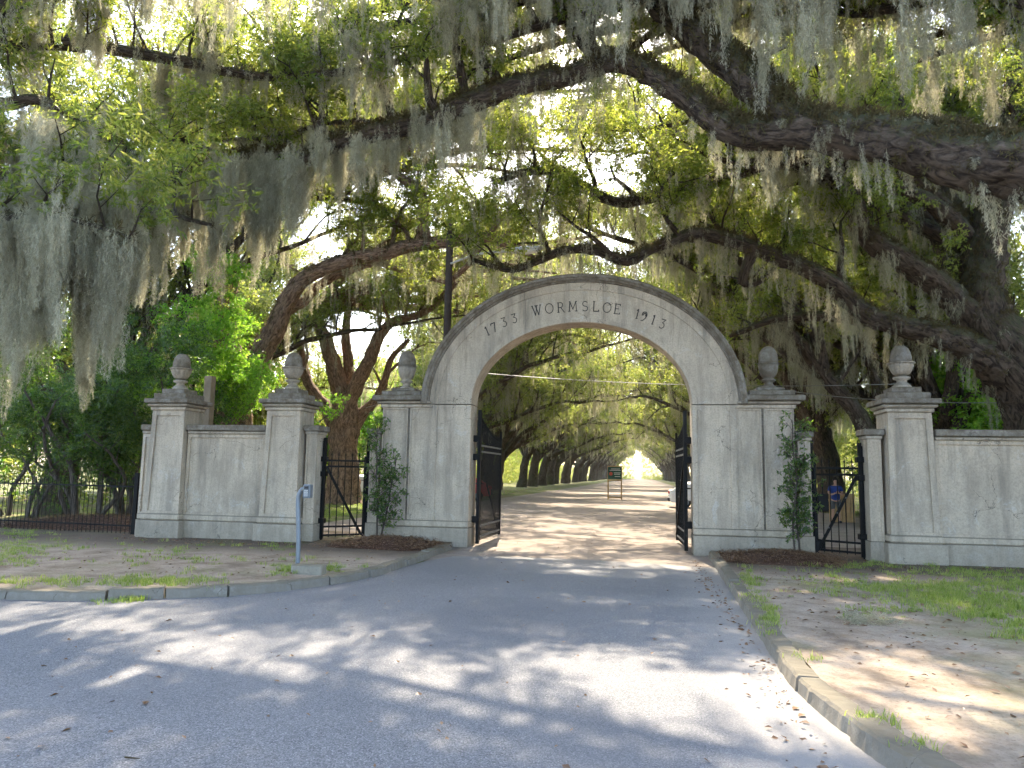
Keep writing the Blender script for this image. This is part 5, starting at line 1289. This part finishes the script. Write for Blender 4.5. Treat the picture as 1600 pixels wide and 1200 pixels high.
for k, (u, y, h, key, lab) in enumerate([(1490, 34, 8, 'bright', 'vine covered bright green tree above the long right wall'), (1560, 30, 6.5, 'bright', 'sunlit yellow green tree beside the giant oak trunk'), (1440, 40, 9, 'glossybig', 'dark green tree behind the right pillar finial'), (1530, 46, 12, 'bright', 'tall bright green tree far behind the long right wall')]):
    g = atY(u, 600, y); small_tree(lab, g.x, y, 2, h, 2.6, 340+k, key, 900, h*.5, group='bright trees behind the long right wall', name='broadleaf_tree', sq=1.2, lscale=1.1)

# --- the two trained shrubs in the mulch beds
def shrub(label, x, y, h, seed, topbright):
    t = thing('climbing_shrub', label, 'shrub', (x, y, .2), 'tall thin shrubs in the mulch beds'); c = Crown(seed); rs = c.rs
    for k in range(2):
        P, R = c.walk((x+k*.1-.05, y, .15), (rs.normal(0, .05), 0, 1), h*(1 if k == 0 else .7), .022, .008, .04, .05, .12)
        tb = Tubes(); tb.add(P, R, 6, 0, k); tb.obj('stem', MT['bark_grey'], t)
        c.sub(P, R, 0, [dict(sp=.055, len=.55, up=.25, r=.007, wig=.2, n=3, f0=.2, step=.12, noDown=.5), dict(sp=.10, len=.18, up=.05, r=.004, wig=.2, n=3, leaf=1, jit=.04, step=.1, noDown=.2)], .12)
    c.emit(t, 'sm', 1.0, 'bark_grey')
scatter_group('sm', [source('shrub_spray', *make_spray(9, 0.08, 0.062, 0.03), MT['glossy']) for _ in range(3)])
p = atY(592, 838, 16.9); shrub('tall dark leaved shrub trained up beside the left side gate', p.x, 16.9, 2.75, 401, 0)
p = atY(1246, 862, 16.6); shrub('tall thin shrub with bright green tip left of the right side gate', p.x, 16.6, 2.85, 402, 1)

# --- woodland beyond the rows: individual slim trees then an undergrowth mass
wp_ = [small_tree('x', 0, 0, 2, 9, 2.6, 360+k, 'bright' if k == 1 else 'oakfar', 650, 7.0, 'bark_grey', None, 'woodland_tree', 1.3, 1.3) for k in range(3)]
rs = np.random.RandomState(9); spots = []
for k in range(40):
    y = 40+k*4.2; spots.append((-22-rs.uniform(0, 9)-k*.1, y)); 
    if k % 2: spots.append((19+rs.uniform(0, 9)+k*.1, y))
for k in range(14): spots.append((-26-rs.uniform(0, 16), 26+k*2.2)); spots.append((20+rs.uniform(0, 20), 30+k*2.2))
for k, (x, y) in enumerate(spots):
    side = 'left' if x < 0 else 'right'
    lab = 'slim woodland tree in the green wood behind the %s row of oaks' % side
    place(wp_, k, (x, y, 0), rs.uniform(0, 6.28), lab, 'woodland trees behind the %s row' % side, rs.uniform(.8, 1.3))
U = []
for _ in range(5200):
    y = rs.uniform(26, 260); s = -1 if rs.rand() < .62 else 1; e = 19 if s < 0 else 17
    x = s*(e+abs(rs.normal(0, 6))+rs.uniform(0, 3)); z = abs(rs.normal(0, 1.2))+rs.rand()**2*4
    U.append((x, y, z))
for _ in range(7500):
    x = rs.uniform(-26, 23); U.append((x, rs.uniform(330, 380), rs.rand()**1.2*22)) if abs(x+1.5) > 1.6 else None
U = np.array(U); n = len(U)
o = scatter('undergrowth', 'oakfar', U, np.stack([rs.uniform(-.5, .5, n), rs.uniform(-.5, .5, n), rs.uniform(0, 6.28, n)], 1), rs.uniform(1.1, 2.2, n)); tag(o, 'sunlit green undergrowth filling the wood behind the oak rows', 'undergrowth')

# ------------------------------------------------------------------ morning air
if HAZE:
    hm = bpy.data.materials.new('thin_haze'); hm.use_nodes = True; hm.node_tree.nodes.clear()
    ho = hm.node_tree.nodes.new('ShaderNodeOutputMaterial'); pv = hm.node_tree.nodes.new('ShaderNodeVolumePrincipled')
    pv.inputs['Density'].default_value = HAZE; pv.inputs['Color'].default_value = (.93, .95, .97, 1); pv.inputs['Anisotropy'].default_value = .35
    hm.node_tree.links.new(pv.outputs[0], ho.inputs['Volume'])
    hz = obj_bm('haze', bm_box(-950, 950, -450, 1550, -1.2, 24), hm); hz['kind'] = 'stuff'; hz['label'] = 'thin pale haze deepening down the avenue'
# ------------------------------------------------------------------ ground cover
rs = np.random.RandomState(15); Gp = []
def blob(u, v, du, dv, n, z=.1):
    for _ in range(int(n*.4)):
        q = G(u+rs.normal(0, du), v+rs.normal(0, dv), z); Gp.append((q.x, q.y, z))
for a in [(30, 862, 35, 10, 260), (20, 835, 30, 6, 90), (120, 910, 90, 3.5, 260), (270, 908, 45, 4, 160), (440, 893, 18, 4, 70), (505, 889, 22, 3, 120), (250, 862, 40, 6, 60), (330, 880, 40, 6, 40),
          (1180, 925, 8, 18, 90), (1202, 965, 7, 14, 110), (1165, 898, 6, 8, 50), (1400, 918, 55, 7, 420), (1480, 935, 50, 8, 420), (1560, 950, 45, 12, 420), (1570, 912, 40, 7, 260), (1380, 955, 40, 6, 60), (1590, 985, 20, 10, 80),
          (1250, 1030, 12, 3, 9), (1375, 1128, 14, 6, 26), (1440, 1172, 16, 8, 22), (1320, 884, 40, 2.5, 100), (1500, 896, 60, 3, 160)]: blob(*a)
for a in [(205, 936, 26, 3, 110), (245, 932, 14, 2, 50)]: blob(*a, z=0.0)
for _ in range(900):
    q = (rs.uniform(-16, 12), rs.uniform(9, 16))
    if (q[0] < -5.2 and q[1] > 10.8 or q[0] > 1.9) and noise.noise(Vector((q[0]*.5, q[1]*.5, 4))) > .02: Gp.append((*q, .1))
for _ in range(9000):
    s = -1 if rs.rand() < .6 else 1; y = 19+rs.exponential(18)
    if y < 90 and rs.rand() < .6: Gp.append((s*(10.3+rs.exponential(3.5))-(1 if s < 0 else -.5), y, 0))
Gp = np.array(Gp); n = len(Gp); keep = np.ones(n, bool)
o = scatter('grass', 'grass', Gp, np.stack([rs.normal(0, .1, n), rs.normal(0, .1, n), rs.uniform(0, 6.28, n)], 1), rs.uniform(.35, .95, n)); tag(o, 'sparse tufts of green grass on the sandy verges', 'grass')
Lp = []
for _ in range(2200):
    q = (rs.uniform(-13, 9), rs.uniform(8, 16.8)); 
    if q[0] < -4.9 and q[1] > 10.5 or q[0] > 1.8: Lp.append((*q, .105))
for _ in range(1700): Lp.append((rs.uniform(1.9, 10), rs.uniform(4.2, 15), .105))
for _ in range(240): Lp.append((rs.uniform(-7, 1.1), rs.uniform(3, 15), .004))
for _ in range(320): Lp.append((1.2-abs(rs.normal(0, .15)), rs.uniform(4, 16), .004))
for _ in range(500): Lp.append((rs.uniform(-9, 7), rs.uniform(16, 45), .0))
for _ in range(420): Lp.append((rs.uniform(-12, -4.8), rs.uniform(15.2, 16.1), .105)); Lp.append((rs.uniform(4, 11), rs.uniform(14.8, 16.0), .105))
Lp = np.array(Lp); n = len(Lp)
o = scatter('fallen_leaves', 'leaf1', Lp, np.stack([rs.normal(0, .2, n), rs.normal(0, .2, n), rs.uniform(0, 6.28, n)], 1), rs.uniform(.5, 1.2, n)); tag(o, 'scattered dry brown leaves lying on the drive and verges', 'leaves')
# a fallen hank of moss on the right verge
q = G(1342, 972, .1); V, Fc = [], []
for _ in range(16):
    v, f = make_moss(.3, .05, 2, 110); R_ = Matrix.Rotation(RS.uniform(0, 6.28), 3, 'Z') @ Matrix.Rotation(RS.uniform(1.25, 1.75), 3, 'X')
    off = Vector((q.x+RS.normal(0, .14), q.y+RS.normal(0, .08), .125+abs(RS.normal(0, .025)))); b = len(V)
    V += [tuple(R_ @ Vector(tuple(p))+off) for p in v]; Fc += [tuple(k+b for k in fc) for fc in f]
o = mesh_obj('fallen_moss', V, Fc, MT['moss'])
tag(o, 'small grey hank of fallen moss lying on the sandy right verge', 'moss')
# twigs on the asphalt
for (u, v, ln, lab) in [(195, 1183, .1, 'short dark twig on the asphalt near the bottom left')]:
    q = G(u, v, .012); c = Crown(u); P, R = c.walk((q.x, q.y, .012), (1, .3, 0), ln, .006, .003, 0, .15, .06); P = [np.array([p[0], p[1], .012]) for p in P]
    tb = Tubes(); tb.add(P, R, 5); o = tb.obj('twig', MT['bark'], None); tag(o, lab, 'twig')
